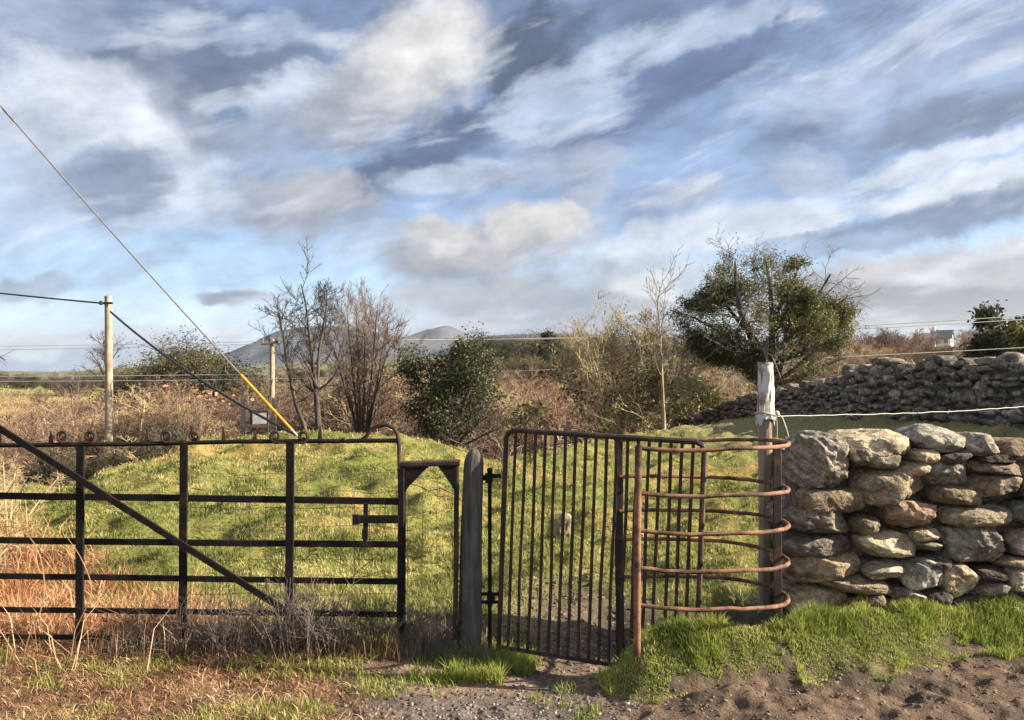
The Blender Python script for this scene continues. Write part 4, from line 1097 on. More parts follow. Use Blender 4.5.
def level0(base, stems, k=9):
    """stems: (list of xyz points, r0, r1)"""
    P = []; R = []
    for pts, r0, r1 in stems:
        pts = np.asarray(pts, float); s = np.r_[0, np.cumsum(np.linalg.norm(np.diff(pts, axis=0), axis=1))]
        t = np.linspace(0, s[-1], k)
        P.append(np.stack([np.interp(t, s, pts[:, i]) for i in range(3)], 1)); R.append(np.linspace(r0, r1, k))
    return np.array(P)+np.asarray(base, float), np.array(R)
def grow_level(P, R, m, ratio, ang, lift, wob, start, rng, k=6, rk=.6, rmin=.003, bias=(0, 0, 0), taper=.25):
    N, kk, _ = P.shape
    L = np.linalg.norm(np.diff(P, axis=1), axis=2).sum(1)
    par = np.repeat(np.arange(N), m); n = len(par)
    t = start+(1-start)*rng.random(n)**.85
    f = t*(kk-1); i = np.minimum(f.astype(int), kk-2); w = (f-i)[:, None]
    p0 = P[par, i]*(1-w)+P[par, i+1]*w
    tan_ = P[par, i+1]-P[par, i]; tan_ /= np.linalg.norm(tan_, axis=1)[:, None]+1e-9
    r0 = np.maximum((R[par, i]*(1-w[:, 0])+R[par, i+1]*w[:, 0])*rk, rmin)
    q = rng.normal(size=(n, 3)); q -= tan_*(q*tan_).sum(1)[:, None]; q /= np.linalg.norm(q, axis=1)[:, None]
    a = np.radians(ang)*(.6+.8*rng.random(n))[:, None]
    d = tan_*np.cos(a)+q*np.sin(a)
    ln = L[par]*ratio*(1-.5*t)*(.55+.9*rng.random(n))
    pts = [p0]
    for j in range(1, k):
        d = d+rng.normal(0, wob, (n, 3))+np.array([0, 0, lift])+np.asarray(bias)
        d /= np.linalg.norm(d, axis=1)[:, None]
        pts.append(pts[-1]+d*(ln/(k-1))[:, None])
    Rn = r0[:, None]*np.linspace(1, taper, k)[None, :]
    return np.stack(pts, 1), np.maximum(Rn, rmin*.5)
def join(parts):
    V = []; Fq = []; n = 0
    for v, f in parts: V.append(v); Fq.append(f+n); n += len(v)
    return np.concatenate(V), np.concatenate(Fq)
def make_levels(base, stems, spec, rng, k0=9):
    lv = [level0(base, stems, k0)]
    for s in spec: lv.append(grow_level(lv[-1][0], lv[-1][1], rng=rng, **s))
    return lv
def branch_mesh(name, lv, mat, sides=(8, 5, 4, 3, 3, 3), origin=(0, 0, 0), sel=None):
    parts = [tubes_mesh(P, R, sides[i]) for i, (P, R) in enumerate(lv) if sel is None or i in sel]
    v, f = join(parts)
    return big_mesh(name, v-np.asarray(origin, float), f, mat, True)
def leaf_mesh(name, P, per, spread, size, mat, rng, origin=(0, 0, 0), keep=None, tone=None):
    """leaves clustered along twigs P (N,k,3)"""
    N, k, _ = P.shape
    i = rng.integers(0, N, per); t = .35+.65*rng.random(per); f = t*(k-1); j = np.minimum(f.astype(int), k-2); w = (f-j)[:, None]
    C = P[i, j]*(1-w)+P[i, j+1]*w+rng.normal(0, spread, (per, 3))
    if keep is not None: C = C[keep(C)]
    v, f = leaf_quads(C, size, rng)
    ti = np.clip(.5+.9*(fbm(C[:, 0]*1.3+C[:, 1], C[:, 2]*1.3, 3, 3)-.5)+rng.normal(0, .2, len(C)), 0, 1)
    if tone is not None: ti = np.clip(ti+tone(C), 0, 1)
    return big_mesh(name, v-np.asarray(origin, float), f, mat, False, tint=np.repeat(ti, 4))

def D(px, py, d, base=None):
    p = at(px, py, d); return p if base is None else p-np.asarray(base)

# ---- bare tree on the mound's far side
def gpt(px, d): x = xat(px, d); return np.array([x, d, gz(x, d)])
r = np.random.default_rng(3)
d = 17.; b = gpt(318, d)
t1 = thing('bare_tree', b, 'tall bare tree with three dark forking stems, left of the two behind the mound', 'tree')
st = [([b*0, D(319, 440, d, b), D(317, 400, d+.1, b), D(311, 350, d, b), D(307, 310, d-.1, b), D(301, 284, d, b)], .085, .010),
      ([D(317, 400, d+.1, b), D(319, 350, d+.3, b), D(326, 312, d+.2, b), D(327, 294, d+.1, b)], .048, .009),
      ([b*0+[-.2, -.1, 0], D(309, 438, d-.2, b), D(296, 405, d-.3, b), D(288, 370, d-.3, b), D(283, 335, d-.4, b), D(277, 305, d-.4, b)], .06, .010)]
spec = [dict(m=19, ratio=.32, ang=50, lift=.11, wob=.13, start=.28, rk=.42, rmin=.008), dict(m=12, ratio=.5, ang=44, lift=.07, wob=.16, start=.1, rk=.55, rmin=.006), dict(m=6, ratio=.45, ang=40, lift=.04, wob=.2, start=.2, rk=.6, rmin=.0035, k=4)]
lv = make_levels((0, 0, 0), st, spec, r)
link('trunk', branch_mesh('trunk', lv, BARK_D, sel=(0,)), t1); link('crown', branch_mesh('crown', lv, BARK_D, sel=(1, 2, 3)), t1)
# ---- second bare tree: many rising stems
r = np.random.default_rng(4); d = 18.5; b = gpt(362, d)
t2 = thing('bare_tree', b, 'bushy bare tree with many fine upright reddish twigs, beside the ivy-clad tree', 'tree')
st = []
for px0, pxt, yt in ((357, 334, 330), (359, 347, 312), (361, 356, 304), (363, 366, 306), (366, 377, 310), (368, 388, 324), (364, 397, 350), (358, 326, 362)):
    st.append(([b*0+[(px0-362)*.02, r.normal(0, .1), 0], D(px0, 430, d, b), D((px0*.6+pxt*.4), 390, d+r.normal(0, .3), b), D((px0*.25+pxt*.75), 345, d+r.normal(0, .5), b), D(pxt, yt, d+r.normal(0, .7), b)], .042, .008))
spec = [dict(m=18, ratio=.30, ang=34, lift=.11, wob=.12, start=.2, rk=.45, rmin=.007), dict(m=10, ratio=.5, ang=34, lift=.10, wob=.14, start=.15, rk=.55, rmin=.0055), dict(m=4, ratio=.5, ang=32, lift=.07, wob=.18, start=.2, rk=.6, rmin=.0035, k=4)]
lv = make_levels((0, 0, 0), st, spec, r)
link('trunk', branch_mesh('trunk', lv, BARK_D, sel=(0,)), t2); link('crown', branch_mesh('crown', lv, m_bark('reddish_twigs', (.10, .07, .06), (.22, .165, .14), 3), sel=(1, 2, 3)), t2)
# ---- ivy-clad dark tree
r = np.random.default_rng(5); d = 18.; b = gpt(450, d)
t3 = thing('ivy_tree', b, 'dark rounded tree smothered in ivy right of the bare trees', 'tree')
st = [([b*0, D(450, 440, d, b), D(446, 400, d, b), D(452, 358, d, b)], .12, .03), ([b*0, D(455, 430, d-.2, b), D(468, 395, d-.2, b), D(474, 368, d, b)], .09, .02), ([b*0, D(442, 430, d+.2, b), D(424, 398, d+.3, b), D(416, 372, d+.2, b)], .09, .02), ([b*0, D(450, 425, d+.6, b), D(455, 380, d+.9, b)], .09, .02),
      ([b*0, D(458, 442, d-.6, b), D(476, 425, d-.9, b), D(500, 408, d-.9, b)], .05, .01), ([b*0, D(462, 446, d-.5, b), D(482, 436, d-.7, b), D(505, 425, d-.8, b)], .04, .01)]
spec = [dict(m=13, ratio=.42, ang=60, lift=.05, wob=.16, start=.2, rk=.45, rmin=.008), dict(m=7, ratio=.5, ang=50, lift=.03, wob=.2, start=.2, rk=.55, rmin=.006), dict(m=4, ratio=.5, ang=45, lift=.02, wob=.2, start=.2, rk=.6, rmin=.0045, k=4)]
lv = make_levels((0, 0, 0), st, spec, r)
link('trunk', branch_mesh('trunk', lv, BARK_D, sel=(0,)), t3); link('branches', branch_mesh('branches', lv, TWIG_D, sel=(1, 2, 3)), t3)
n4 = 4*13*7*4; Pl = lv[3][0][:n4]; Pm = lv[2][0][:4*13*7]
link('ivy', leaf_mesh('ivy', np.concatenate([Pl[:, [0, 1, 2, 3]], Pm[:, [0, 2, 3, 5]]]), 26000, .13, .055, LEAF_DK, r, keep=lambda C: C[:, 2] > .6), t3)
# ---- thin pale young tree
r = np.random.default_rng(6); d = 24.; b = gpt(664, d)
t4 = thing('young_tree', b, 'slender pale-stemmed young tree with a bare thin crown between the bush and the hawthorn', 'tree')
st = [([b*0, D(665, 440, d, b), D(663, 400, d, b), D(661, 350, d, b), D(659, 312, d, b), D(657, 300, d, b), D(663, 280, d, b)], .062, .007)]
lv = make_levels((0, 0, 0), st, [dict(m=20, ratio=.34, ang=44, lift=.14, wob=.09, start=.42, rk=.5, rmin=.010), dict(m=6, ratio=.45, ang=36, lift=.08, wob=.12, start=.2, rk=.55, rmin=.007), dict(m=3, ratio=.4, ang=36, lift=.05, wob=.15, start=.2, rk=.6, rmin=.005, k=4)], r)
link('trunk', branch_mesh('trunk', lv, BARK_P, sel=(0,)), t4); link('crown', branch_mesh('crown', lv, m_bark('young_twigs', (.12, .09, .065), (.26, .20, .14), 3), sel=(1, 2, 3)), t4)
# ---- tan and green bush at the centre
r = np.random.default_rng(7); d = 27.; b = gpt(635, d)
t5 = thing('bush', b, 'large bush of tan bare twigs above dark green ivy, around the young tree', 'bush')
st = []
for k in range(15):
    px = 588+100*k/14+r.normal(0, 3); st.append(([b*0+[(px-635)*.02, r.normal(0, .5), 0], D(px*.7+190, 418, d+r.normal(0, .6), b), D(px*1.1-64, 378+r.normal(0, 8), d+r.normal(0, .9), b), D(px*1.15-95+r.normal(0, 8), 328+abs(px-640)*.4+r.normal(0, 7), d+r.normal(0, 1.1), b)], .035, .012))
lv = make_levels((0, 0, 0), st, [dict(m=17, ratio=.36, ang=46, lift=.08, wob=.14, start=.15, rk=.45, rmin=.010), dict(m=9, ratio=.55, ang=42, lift=.05, wob=.18, start=.2, rk=.55, rmin=.008), dict(m=4, ratio=.5, ang=40, lift=.03, wob=.2, start=.2, rk=.6, rmin=.006, k=4)], r)
link('branches', branch_mesh('branches', lv, TWIG_T, (5, 4, 3, 3)), t5)
zc = zat(385, d)-b[2]
link('ivy', leaf_mesh('ivy', lv[3][0], 13000, .14, .10, LEAF_IVY, r, keep=lambda C: (C[:, 2] < zc+.9*np.sin(C[:, 0]*1.7+1)-.35*C[:, 0]+r.normal(0, .35, len(C)))), t5)
link('leaves', leaf_mesh('leaves', lv[3][0], 5000, .12, .07, LEAF_YEL, r, keep=lambda C: (C[:, 0] > -1.2) & (C[:, 2] > zc-1.8)), t5)
# ---- the big wind-blown hawthorn
r = np.random.default_rng(18); d = 26.; b = gpt(772, d)
t6 = thing('hawthorn_tree', b, 'big wind-blown evergreen thorn tree with a wide ragged crown behind the tall fence post', 'tree')
def dd(): return d+r.normal(0, .8)
st = [([b*0, D(770, 392, d, b), D(764, 365, d, b), D(752, 338, dd(), b), D(738, 305, dd(), b), D(735, 262, dd(), b)], .20, .03),
      ([b*0+[.1, 0, 0], D(774, 390, d, b), D(780, 360, d, b), D(795, 330, dd(), b), D(815, 300, dd(), b), D(830, 275, dd(), b)], .17, .03),
      ([b*0, D(770, 392, d, b), D(772, 360, d, b), D(772, 320, dd(), b), D(770, 282, dd(), b), D(764, 255, dd(), b)], .15, .03),
      ([D(764, 365, d, b), D(745, 352, dd(), b), D(720, 332, dd(), b), D(695, 318, dd(), b), D(670, 310, dd(), b)], .10, .02), ([D(745, 352, d, b), D(718, 345, dd(), b), D(692, 338, dd(), b)], .07, .02), ([D(738, 305, d, b), D(712, 300, dd(), b), D(688, 300, dd(), b)], .07, .02),
      ([D(780, 360, d, b), D(805, 352, dd(), b), D(830, 338, dd(), b), D(850, 322, dd(), b)], .10, .02), ([D(795, 330, d, b), D(822, 318, dd(), b), D(848, 296, dd(), b)], .08, .02), ([D(774, 385, d, b), D(795, 368, d-.6, b), D(820, 345, d-.8, b), D(842, 338, d-.6, b)], .08, .015), ([D(770, 390, d, b), D(758, 376, d-.5, b), D(745, 362, d-.5, b)], .06, .015), ([D(780, 360, d, b), D(786, 335, d-.7, b), D(802, 300, d-.7, b)], .08, .02),
      ([D(764, 365, d, b), D(748, 365, dd(), b), D(726, 362, dd(), b), D(702, 352, dd(), b)], .08, .02),
      ([D(774, 385, d, b), D(800, 378, d-.5, b), D(825, 365, d-.6, b), D(846, 358, d-.7, b)], .07, .015),
      ([D(770, 320, d, b), D(790, 292, dd(), b), D(800, 262, dd(), b)], .09, .02),
      ([D(752, 338, d, b), D(722, 300, dd(), b), D(706, 285, dd(), b)], .08, .02)]
lv = make_levels((0, 0, 0), st, [dict(m=15, ratio=.34, ang=58, lift=.03, wob=.20, start=.22, rk=.42, rmin=.012, bias=(.05, 0, 0)), dict(m=8, ratio=.5, ang=52, lift=.0, wob=.24, start=.15, rk=.55, rmin=.009), dict(m=5, ratio=.55, ang=48, lift=.0, wob=.24, start=.15, rk=.6, rmin=.007, k=4)], r)
link('trunk', branch_mesh('trunk', lv, BARK_D, sel=(0,)), t6); link('branches', branch_mesh('branches', lv, m_bark('thorn_twigs', (.14, .12, .10), (.32, .28, .23), 3), sel=(1, 2, 3)), t6)
cl = np.array([D(*q, b) for q in ((728, 300, d), (742, 278, d), (770, 285, d), (795, 300, d), (818, 305, d), (800, 330, d), (775, 340, d), (740, 330, d), (710, 318, d), (832, 325, d), (745, 262, d), (812, 282, d), (735, 355, d), (800, 356, d), (768, 312, d-.8), (835, 300, d), (846, 312, d), (822, 345, d-.4), (702, 302, d), (815, 266, d), (790, 268, d), (838, 335, d-.6), (812, 330, d-.6), (840, 285, d))])
OUT = np.array([D(*q, d, b)[[0, 2]] for q in ((674, 312), (684, 298), (712, 288), (718, 266), (738, 240), (757, 252), (778, 254), (795, 262), (815, 266), (838, 284), (857, 299), (853, 318), (842, 338), (824, 352), (815, 372), (790, 382), (765, 386), (742, 372), (722, 366), (700, 358), (694, 338), (680, 330))])
def inside(x, z):
    c = np.zeros(len(x), bool); n = len(OUT)
    for i in range(n):
        (x0, z0), (x1_, z1_) = OUT[i], OUT[(i+1) % n]
        k = ((z0 > z) != (z1_ > z)) & (x < (x1_-x0)*(z-z0)/(z1_-z0+1e-9)+x0); c ^= k
    return c
def kp(C):
    j = r.normal(0, .16, (len(C), 2)); g = .6*fbm(C[:, 0]*1.3+C[:, 1]*.8, C[:, 2]*1.5-C[:, 1]*.5, 31, 2)+.4*fbm(C[:, 0]*3.6-C[:, 1], C[:, 2]*4.2+C[:, 1], 37, 2)
    return inside(C[:, 0]+j[:, 0], C[:, 2]+j[:, 1]) & (np.abs(C[:, 1]) < 1.9) & (g+r.normal(0, .06, len(C)) > .452)
link('crown', leaf_mesh('crown', lv[3][0], 190000, .15, .058, LEAF_OLIVE, r, keep=kp, tone=lambda C: -.02-.28*sm(-C[:, 0], 0, 1.2)), t6)  # left leaves tinted darker: the crown's shaded side put into the colour
link('ivy', leaf_mesh('ivy', lv[2][0], 10000, .14, .07, LEAF_DK, r, keep=lambda C: kp(C) & (C[:, 0] < .3)), t6)

# ---------------------------------------------------------------- scrub, hedges and far trees: prototypes
def bush_proto(name, seed, w, h, twig, nst=11, m=(11, 9, 3), rm=.010, leaf=None, nl=0, ls=.12, lift=.08, fill=None):
    r = np.random.default_rng(seed); st = []
    for k in range(nst):
        a = r.random()*2*pi; q = r.random()**.5
        x, y = cos(a)*q*w*.5, sin(a)*q*w*.5
        zz = h*(1-.45*q*q)*(.75+.3*r.random())
        st.append(([(x*.3, y*.3, -.15), (x*.6, y*.6, zz*.4), (x, y, zz)], .03*h/2, .01))
    lv = make_levels((0, 0, 0), st, [dict(m=m[0], ratio=.45, ang=46, lift=lift, wob=.16, start=.12, rk=.5, rmin=rm), dict(m=m[1], ratio=.55, ang=46, lift=lift*.6, wob=.2, start=.1, rk=.6, rmin=rm*.8, k=5), dict(m=m[2], ratio=.6, ang=44, lift=lift*.4, wob=.2, start=.15, rk=.7, rmin=rm*.6, k=4)], r, 6)
    bm = branch_mesh(name, lv, twig, (4, 3, 3, 3))
    lm = leaf_mesh(name+'_leaves', lv[3][0], nl, .16*h/2, ls, leaf, r) if leaf else None
    return bm, lm
PR = {}
for i in range(3): PR['far_green', i] = bush_proto('green_bush', 440+i, 2.4, 2.0, TWIG_D, leaf=LEAF_DK, nl=16000, ls=.05)
for i in range(2): PR['far_olive', i] = bush_proto('olive_bush', 450+i, 2.4, 2.0, TWIG_B, leaf=LEAF_OLIVE, nl=10000, ls=.045)
for i in range(2): PR['far_rust', i] = bush_proto('rusty_bush', 460+i, 2.4, 1.8, TWIG_P, leaf=LEAF_BR, nl=9000, ls=.045)
for i in range(3): PR['near_pink', i] = bush_proto('pink_scrub', 400+i, 2.6, 2.0, TWIG_P, 13, (12, 10, 3), .0062)
for i in range(3): PR['near_brown', i] = bush_proto('brown_scrub', 410+i, 2.6, 2.0, TWIG_B, 13, (12, 10, 3), .0062)
for i in range(2): PR['near_tan', i] = bush_proto('tan_scrub', 420+i, 2.6, 2.0, TWIG_T, 13, (12, 10, 3), .0062)
for i in range(2): PR['near_dark', i] = bush_proto('dark_scrub', 430+i, 2.6, 2.0, TWIG_D, 13, (12, 10, 3), .0062)
for i in range(3): PR['pink', i] = bush_proto('pink_scrub', 100+i, 2.6, 2.0, TWIG_P)
for i in range(3): PR['brown', i] = bush_proto('brown_scrub', 110+i, 2.6, 2.0, TWIG_B)
for i in range(2): PR['tan', i] = bush_proto('tan_scrub', 120+i, 2.6, 2.0, TWIG_T)
for i in range(2): PR['dark', i] = bush_proto('dark_scrub', 130+i, 2.6, 2.0, TWIG_D)
for i in range(3): PR['green', i] = bush_proto('green_bush', 140+i, 2.4, 2.0, TWIG_D, leaf=LEAF_DK, nl=5500, ls=.11)
for i in range(2): PR['olive', i] = bush_proto('olive_bush', 150+i, 2.4, 2.0, TWIG_B, leaf=LEAF_OLIVE, nl=4500, ls=.10)
for i in range(2): PR['rust', i] = bush_proto('rusty_bush', 160+i, 2.4, 1.8, TWIG_P, leaf=LEAF_BR, nl=3500, ls=.10)
for i in range(2): PR['brambles', i] = bush_proto('bramble', 170+i, 2.0, 1.0, TWIG_D, leaf=LEAF_DK, nl=2200, ls=.06, rm=.006, lift=-.02)
NV = {'pink': 3, 'brown': 3, 'tan': 2, 'dark': 2, 'green': 3, 'olive': 2, 'rust': 2, 'brambles': 2}
WORD = {'pink': 'pinkish-brown leafless', 'brown': 'brown leafless', 'tan': 'tan leafless', 'dark': 'dark leafless', 'green': 'dark green leafy', 'olive': 'olive green leafy', 'rust': 'rust-brown leafy', 'brambles': 'dark low bramble'}
rb = np.random.default_rng(55)
def place_bush(kind, px, d, h, label, group, w=1., name='scrub_bush', cat='bush', sink=.0):
    key = 'near_'+kind if d < 34 and ('near_'+kind, 0) in PR else 'far_'+kind if d > 40 and ('far_'+kind, 0) in PR else kind
    bm, lm = PR[key, int(rb.integers(NV[kind]))]
    x = xat(px, d); z = gz(x, d)-sink
    if h > 100: h = np.clip((zat(h-1000, d)-z)/1.05, .8, 4.5)
    h0 = 1.0 if kind == 'brambles' else 2.0
    if d < 34 and 225 < px < 300: h = max(.6, min(h, (zat(409, d)-z)/1.1))
    o = link(name, bm, None, (x, d, z), (0, 0, rb.random()*2*pi)); s = h/h0; o.scale = (s*w*rb.uniform(.9, 1.2), s*w*rb.uniform(.9, 1.2), s)
    tag(o, label, cat, group)
    if lm is not None: link('foliage', lm, o)
    return o
def scatter(n, px0, px1, d0, d1, h0, h1, kinds, where, group, w=1.2, name='scrub_bush', cat='bush'):
    for _ in range(n):
        d = (d0**-1+(d1**-1-d0**-1)*rb.random())**-1; kind = kinds[int(rb.integers(len(kinds)))]; px = rb.uniform(px0, px1)
        if d < 17.5 and 60 < px < 160: px += 90 if px > 108 else -60
        if d < 21.5 and 190 < px < 320: px -= 130
        place_bush(kind, px, d, rb.uniform(h0, h1), '%s %s %s' % (WORD[kind], 'thicket' if kind == 'brambles' else 'bush', where), group+', '+WORD[kind], w, name, cat)
# brambles round the edges of the mound
scatter(3, 20, 80, 12.4, 14.5, .4, .7, ['brambles', 'dark'], 'below the mound left of the telegraph pole', 'brambles left of the telegraph pole', .7)
scatter(6, 150, 205, 12.6, 14.8, .5, .8, ['brambles', 'brambles', 'dark'], 'below the mound right of the telegraph pole', 'brambles right of the telegraph pole', .7)
scatter(14, -60, 75, 14, 30, 1428, 1462, ['brown', 'dark', 'pink'], 'on the slope left of the telegraph pole', 'scrub left of the telegraph pole')
scatter(34, 62, 245, 18, 34, 1384, 1440, ['pink', 'pink', 'brown', 'pink', 'tan'], 'in the thicket around the telegraph pole', 'scrub around the telegraph pole')
scatter(18, 150, 305, 22, 36, 1384, 1432, ['brown', 'dark', 'brown', 'pink'], 'in the hollow between the telegraph pole and the bare trees', 'scrub in the hollow by the power pole')
scatter(30, 290, 490, 22, 40, 1372, 1432, ['brown', 'dark', 'brown', 'pink', 'tan'], 'behind the bare trees', 'scrub behind the bare trees')
scatter(14, 60, 240, 34, 60, 1.0, 1.9, ['pink', 'tan', 'brown', 'rust'], 'on the bracken slope at left', 'scrub on the left bracken slope')
scatter(36, 470, 625, 28, 66, 1.0, 2.4, ['pink', 'tan', 'rust', 'brown', 'olive', 'tan'], 'on the bracken slope above the kissing gate', 'scrub on the middle bracken slope')
scatter(14, 470, 640, 60, 100, 1.6, 3.2, ['pink', 'olive', 'brown', 'tan', 'pink'], 'high on the middle slope', 'scrub high on the middle slope')
scatter(7, 560, 700, 29, 36, 1.4, 2.6, ['green', 'olive', 'dark', 'pink'], 'beside the large tan bush', 'scrub beside the large tan bush')
scatter(10, 680, 780, 36, 55, 1.6, 2.6, ['pink', 'tan', 'pink', 'olive'], 'beyond the low end of the far wall', 'scrub beyond the low end of the far wall')
scatter(34, 800, 1060, 34, 62, 1.5, 2.7, ['pink', 'pink', 'pink', 'brown', 'tan'], 'on the rough ground beyond the far wall', 'scrub beyond the far wall')
scatter(14, 820, 1040, 70, 110, 1.2, 2.2, ['pink', 'brown', 'tan', 'dark'], 'on the hillside below the white houses', 'scrub below the white houses')
for px, d, yt in ((138, 30, 408), (168, 33, 402), (228, 31, 404), (205, 36, 396), (250, 34, 400)):
    place_bush('dark', px, d, 1000+yt, 'dark leafless bush in the thicket between telegraph pole and stay wire', 'dark bushes between telegraph pole and stay wire', 1.1)
scatter(16, -20, 240, 26, 44, 1398, 1426, ['dark', 'tan', 'pink', 'rust', 'dark'], 'on the slope behind the telegraph pole', 'scrub on the slope behind the telegraph pole')
scatter(14, 240, 480, 30, 50, 1372, 1400, ['dark', 'brown', 'olive', 'pink'], 'on the slope well behind the bare trees', 'scrub on the slope well behind the bare trees')
scatter(16, 480, 640, 40, 80, 1362, 1396, ['tan', 'pink', 'rust', 'tan', 'olive', 'pink'], 'half way up the middle slope', 'scrub half way up the middle slope')
for px, d, yt in ((922, 118, 345), (934, 124, 347), (949, 120, 347), (962, 116, 343)):
    place_bush('pink', px, d, 1000+yt, 'pinkish-brown leafless bush close in front of the white houses', 'bushes close in front of the white houses', 1.2)
scatter(12, 125, 310, 24, 44, 1390, 1415, ['dark', 'brown', 'dark', 'rust'], 'in the dark thicket below the wooded clump', 'dark thicket below the wooded clump')
# evergreen clump left of the bare trees
for px, d, h, k in ((146, 46, 1366, 'dark'), (160, 48, 1360, 'green'), (176, 47, 1356, 'olive'), (190, 45, 1354, 'green'), (204, 48, 1357, 'olive'), (217, 46, 1364, 'green'), (196, 43, 1368, 'dark'), (168, 42, 1372, 'rust'), (150, 66, 3.4, 'olive'), (164, 70, 3.8, 'brown'), (180, 64, 4.2, 'green'), (196, 68, 4.6, 'olive'), (210, 66, 4.2, 'green'), (226, 62, 3.4, 'brown'), (172, 58, 3.0, 'brown'), (200, 56, 3.2, 'dark'), (218, 55, 3.0, 'rust'), (186, 57, 3.0, 'olive'), (140, 74, 2.8, 'green'), (158, 60, 2.6, 'dark')):
    place_bush(k, px, d, h*(1.0 if h > 100 or px >= 205 else 1.08), '%s bush in the rounded wooded clump right of the telegraph pole' % WORD[k], 'wooded clump right of the telegraph pole, '+WORD[k], 1.2)
for px, d, h in ((70, 105, 3.4), (60, 110, 2.2), (84, 104, 2.4)):
    place_bush('dark', px, d, h, 'dark leafless bush in the small copse left of the telegraph pole', 'copse left of the telegraph pole', 1.1)
place_bush('brown', 40, 88, 1.5, 'lone brown leafless bush in the distant pasture at far left', None, 1.0)
def far_row(n, px0, px1, d0, d1, h0, h1, kinds, where, group, w=1.6):
    for k in range(n):
        kind = kinds[int(rb.integers(len(kinds)))]
        place_bush(kind, px0+(px1-px0)*(k+rb.uniform(.2, .8))/n, rb.uniform(d0, d1), rb.uniform(h0, h1), '%s tree %s' % (WORD[kind], where), group+', '+WORD[kind], w, 'distant_tree', 'tree')
far_row(16, -60, 140, 150, 165, 1.8, 3.0, ['green', 'dark', 'green'], 'in the far hedgerow on the left skyline', 'far hedgerow on the left')
far_row(12, 225, 480, 120, 160, 1.2, 2.2, ['green', 'dark', 'brown', 'olive'], 'in the far hedgerow behind the bare trees', 'far hedgerow behind the bare trees')
far_row(24, 470, 625, 125, 150, 3.6, 5.6, ['tan', 'green', 'green', 'brown', 'olive'], 'on the hilltop hedge above the middle slope', 'hilltop hedge above the middle slope')
far_row(16, 470, 625, 92, 112, 2.6, 4.0, ['green', 'pink', 'olive', 'green', 'dark'], 'along the lower hedge of the middle slope', 'lower hedge of the middle slope')
far_row(10, 690, 850, 110, 140, 2.5, 4.0, ['pink', 'brown', 'tan', 'dark'], 'on the skyline behind the hawthorn tree', 'skyline trees behind the hawthorn')
for _a, _b, _n in ((850, 915, 5), (962, 1050, 6)): far_row(_n, _a, _b, 130, 150, 2.4, 4.2, ['pink', 'brown', 'dark', 'brown'], 'on the skyline beside the white houses', 'skyline trees beside the white houses')
# single far trees
def far_tree(px, d, ytop, ybase, label, seed, mat, spread, leaf=None, nl=0, ls=.2, name='distant_tree', ang=42, lift=.06):
    r = np.random.default_rng(seed); b = gpt(px, d); H_ = zat(ytop, d)-b[2]
    t = thing(name, b, label, 'tree')
    st = [([(0, 0, -.2), (.05*H_*r.normal(), 0, H_*.4), (0, 0, H_*.9)], .035*H_, .01*H_)]
    lv = make_levels((0, 0, 0), st, [dict(m=16, ratio=spread, ang=ang, lift=lift, wob=.12, start=.22, rk=.5, rmin=.02), dict(m=9, ratio=.5, ang=44, lift=lift*.6, wob=.16, start=.15, rk=.55, rmin=.014), dict(m=6, ratio=.5, ang=42, lift=.02, wob=.2, start=.15, rk=.6, rmin=.011, k=4)], r)
    link('trunk', branch_mesh('trunk', lv, BARK_D, sel=(0,)), t)
    link('crown', branch_mesh('crown', lv, mat, sel=(1, 2, 3)), t)
    if leaf: link('foliage', leaf_mesh('foliage', lv[3][0], nl, .03*H_, ls, leaf, r), t)
far_tree(581, 120, 322, 348, 'round bare tree standing above the hilltop hedge at centre', 31, TWIG_D, .55)
far_tree(104, 62, 333, 400, 'faint thin bare tree right behind the telegraph pole', 32, TWIG_D, .42)
far_tree(1004, 44, 318, 362, 'dark evergreen tree at the right edge above the far wall', 33, TWIG_D, .55, LEAF_DK, 9000, .22, 'evergreen_tree', 50)
far_tree(1036, 40, 334, 362, 'second evergreen partly out of the picture at the right edge', 34, TWIG_D, .55, LEAF_OLIVE, 6000, .2, 'evergreen_tree', 50)
far_tree(552, 118, 338, 362, 'dark conifer in the hilltop hedge at centre', 35, TWIG_D, .5, LEAF_DK, 5000, .35, 'evergreen_tree', 60, .0)
far_tree(886, 95, 332, 360, 'bare dark tree between the hawthorn and the white houses', 36, TWIG_D, .5)
for px, d, h in ((-60, 5.6, .7), (8, 7.8, .6), (-30, 8.4, .7)):
    place_bush('tan', px, d, h, 'low tangle of tan bramble canes behind the left end of the iron gate', 'bramble tangles behind the iron gate', 1.3, 'bramble', 'bramble')
# twigs of a tree reaching in at the left edge
r = np.random.default_rng(41); d = 9.; b = gpt(-70, d)
t7 = thing('bare_tree', b, 'bare tree mostly outside the left edge, only curved twig tips in view', 'tree')
st = [([b*0, D(-72, 440, d, b), D(-66, 380, d, b), D(-40, 340, d, b), D(-8, 345, d, b), D(5, 360, d, b)], .06, .006), ([D(-66, 400, d, b), D(-40, 385, d, b), D(-10, 372, d, b), D(9, 376, d, b)], .03, .005), ([D(-66, 380, d, b), D(-80, 300, d, b), D(-90, 240, d, b)], .04, .006)]
lv = make_levels((0, 0, 0), st, [dict(m=5, ratio=.18, ang=50, lift=.0, wob=.2, start=.4, rk=.5, rmin=.004)], r)
link('trunk', branch_mesh('trunk', lv, BARK_D, sel=(0,)), t7); link('twigs', branch_mesh('twigs', lv, BARK_D, sel=(1,)), t7)
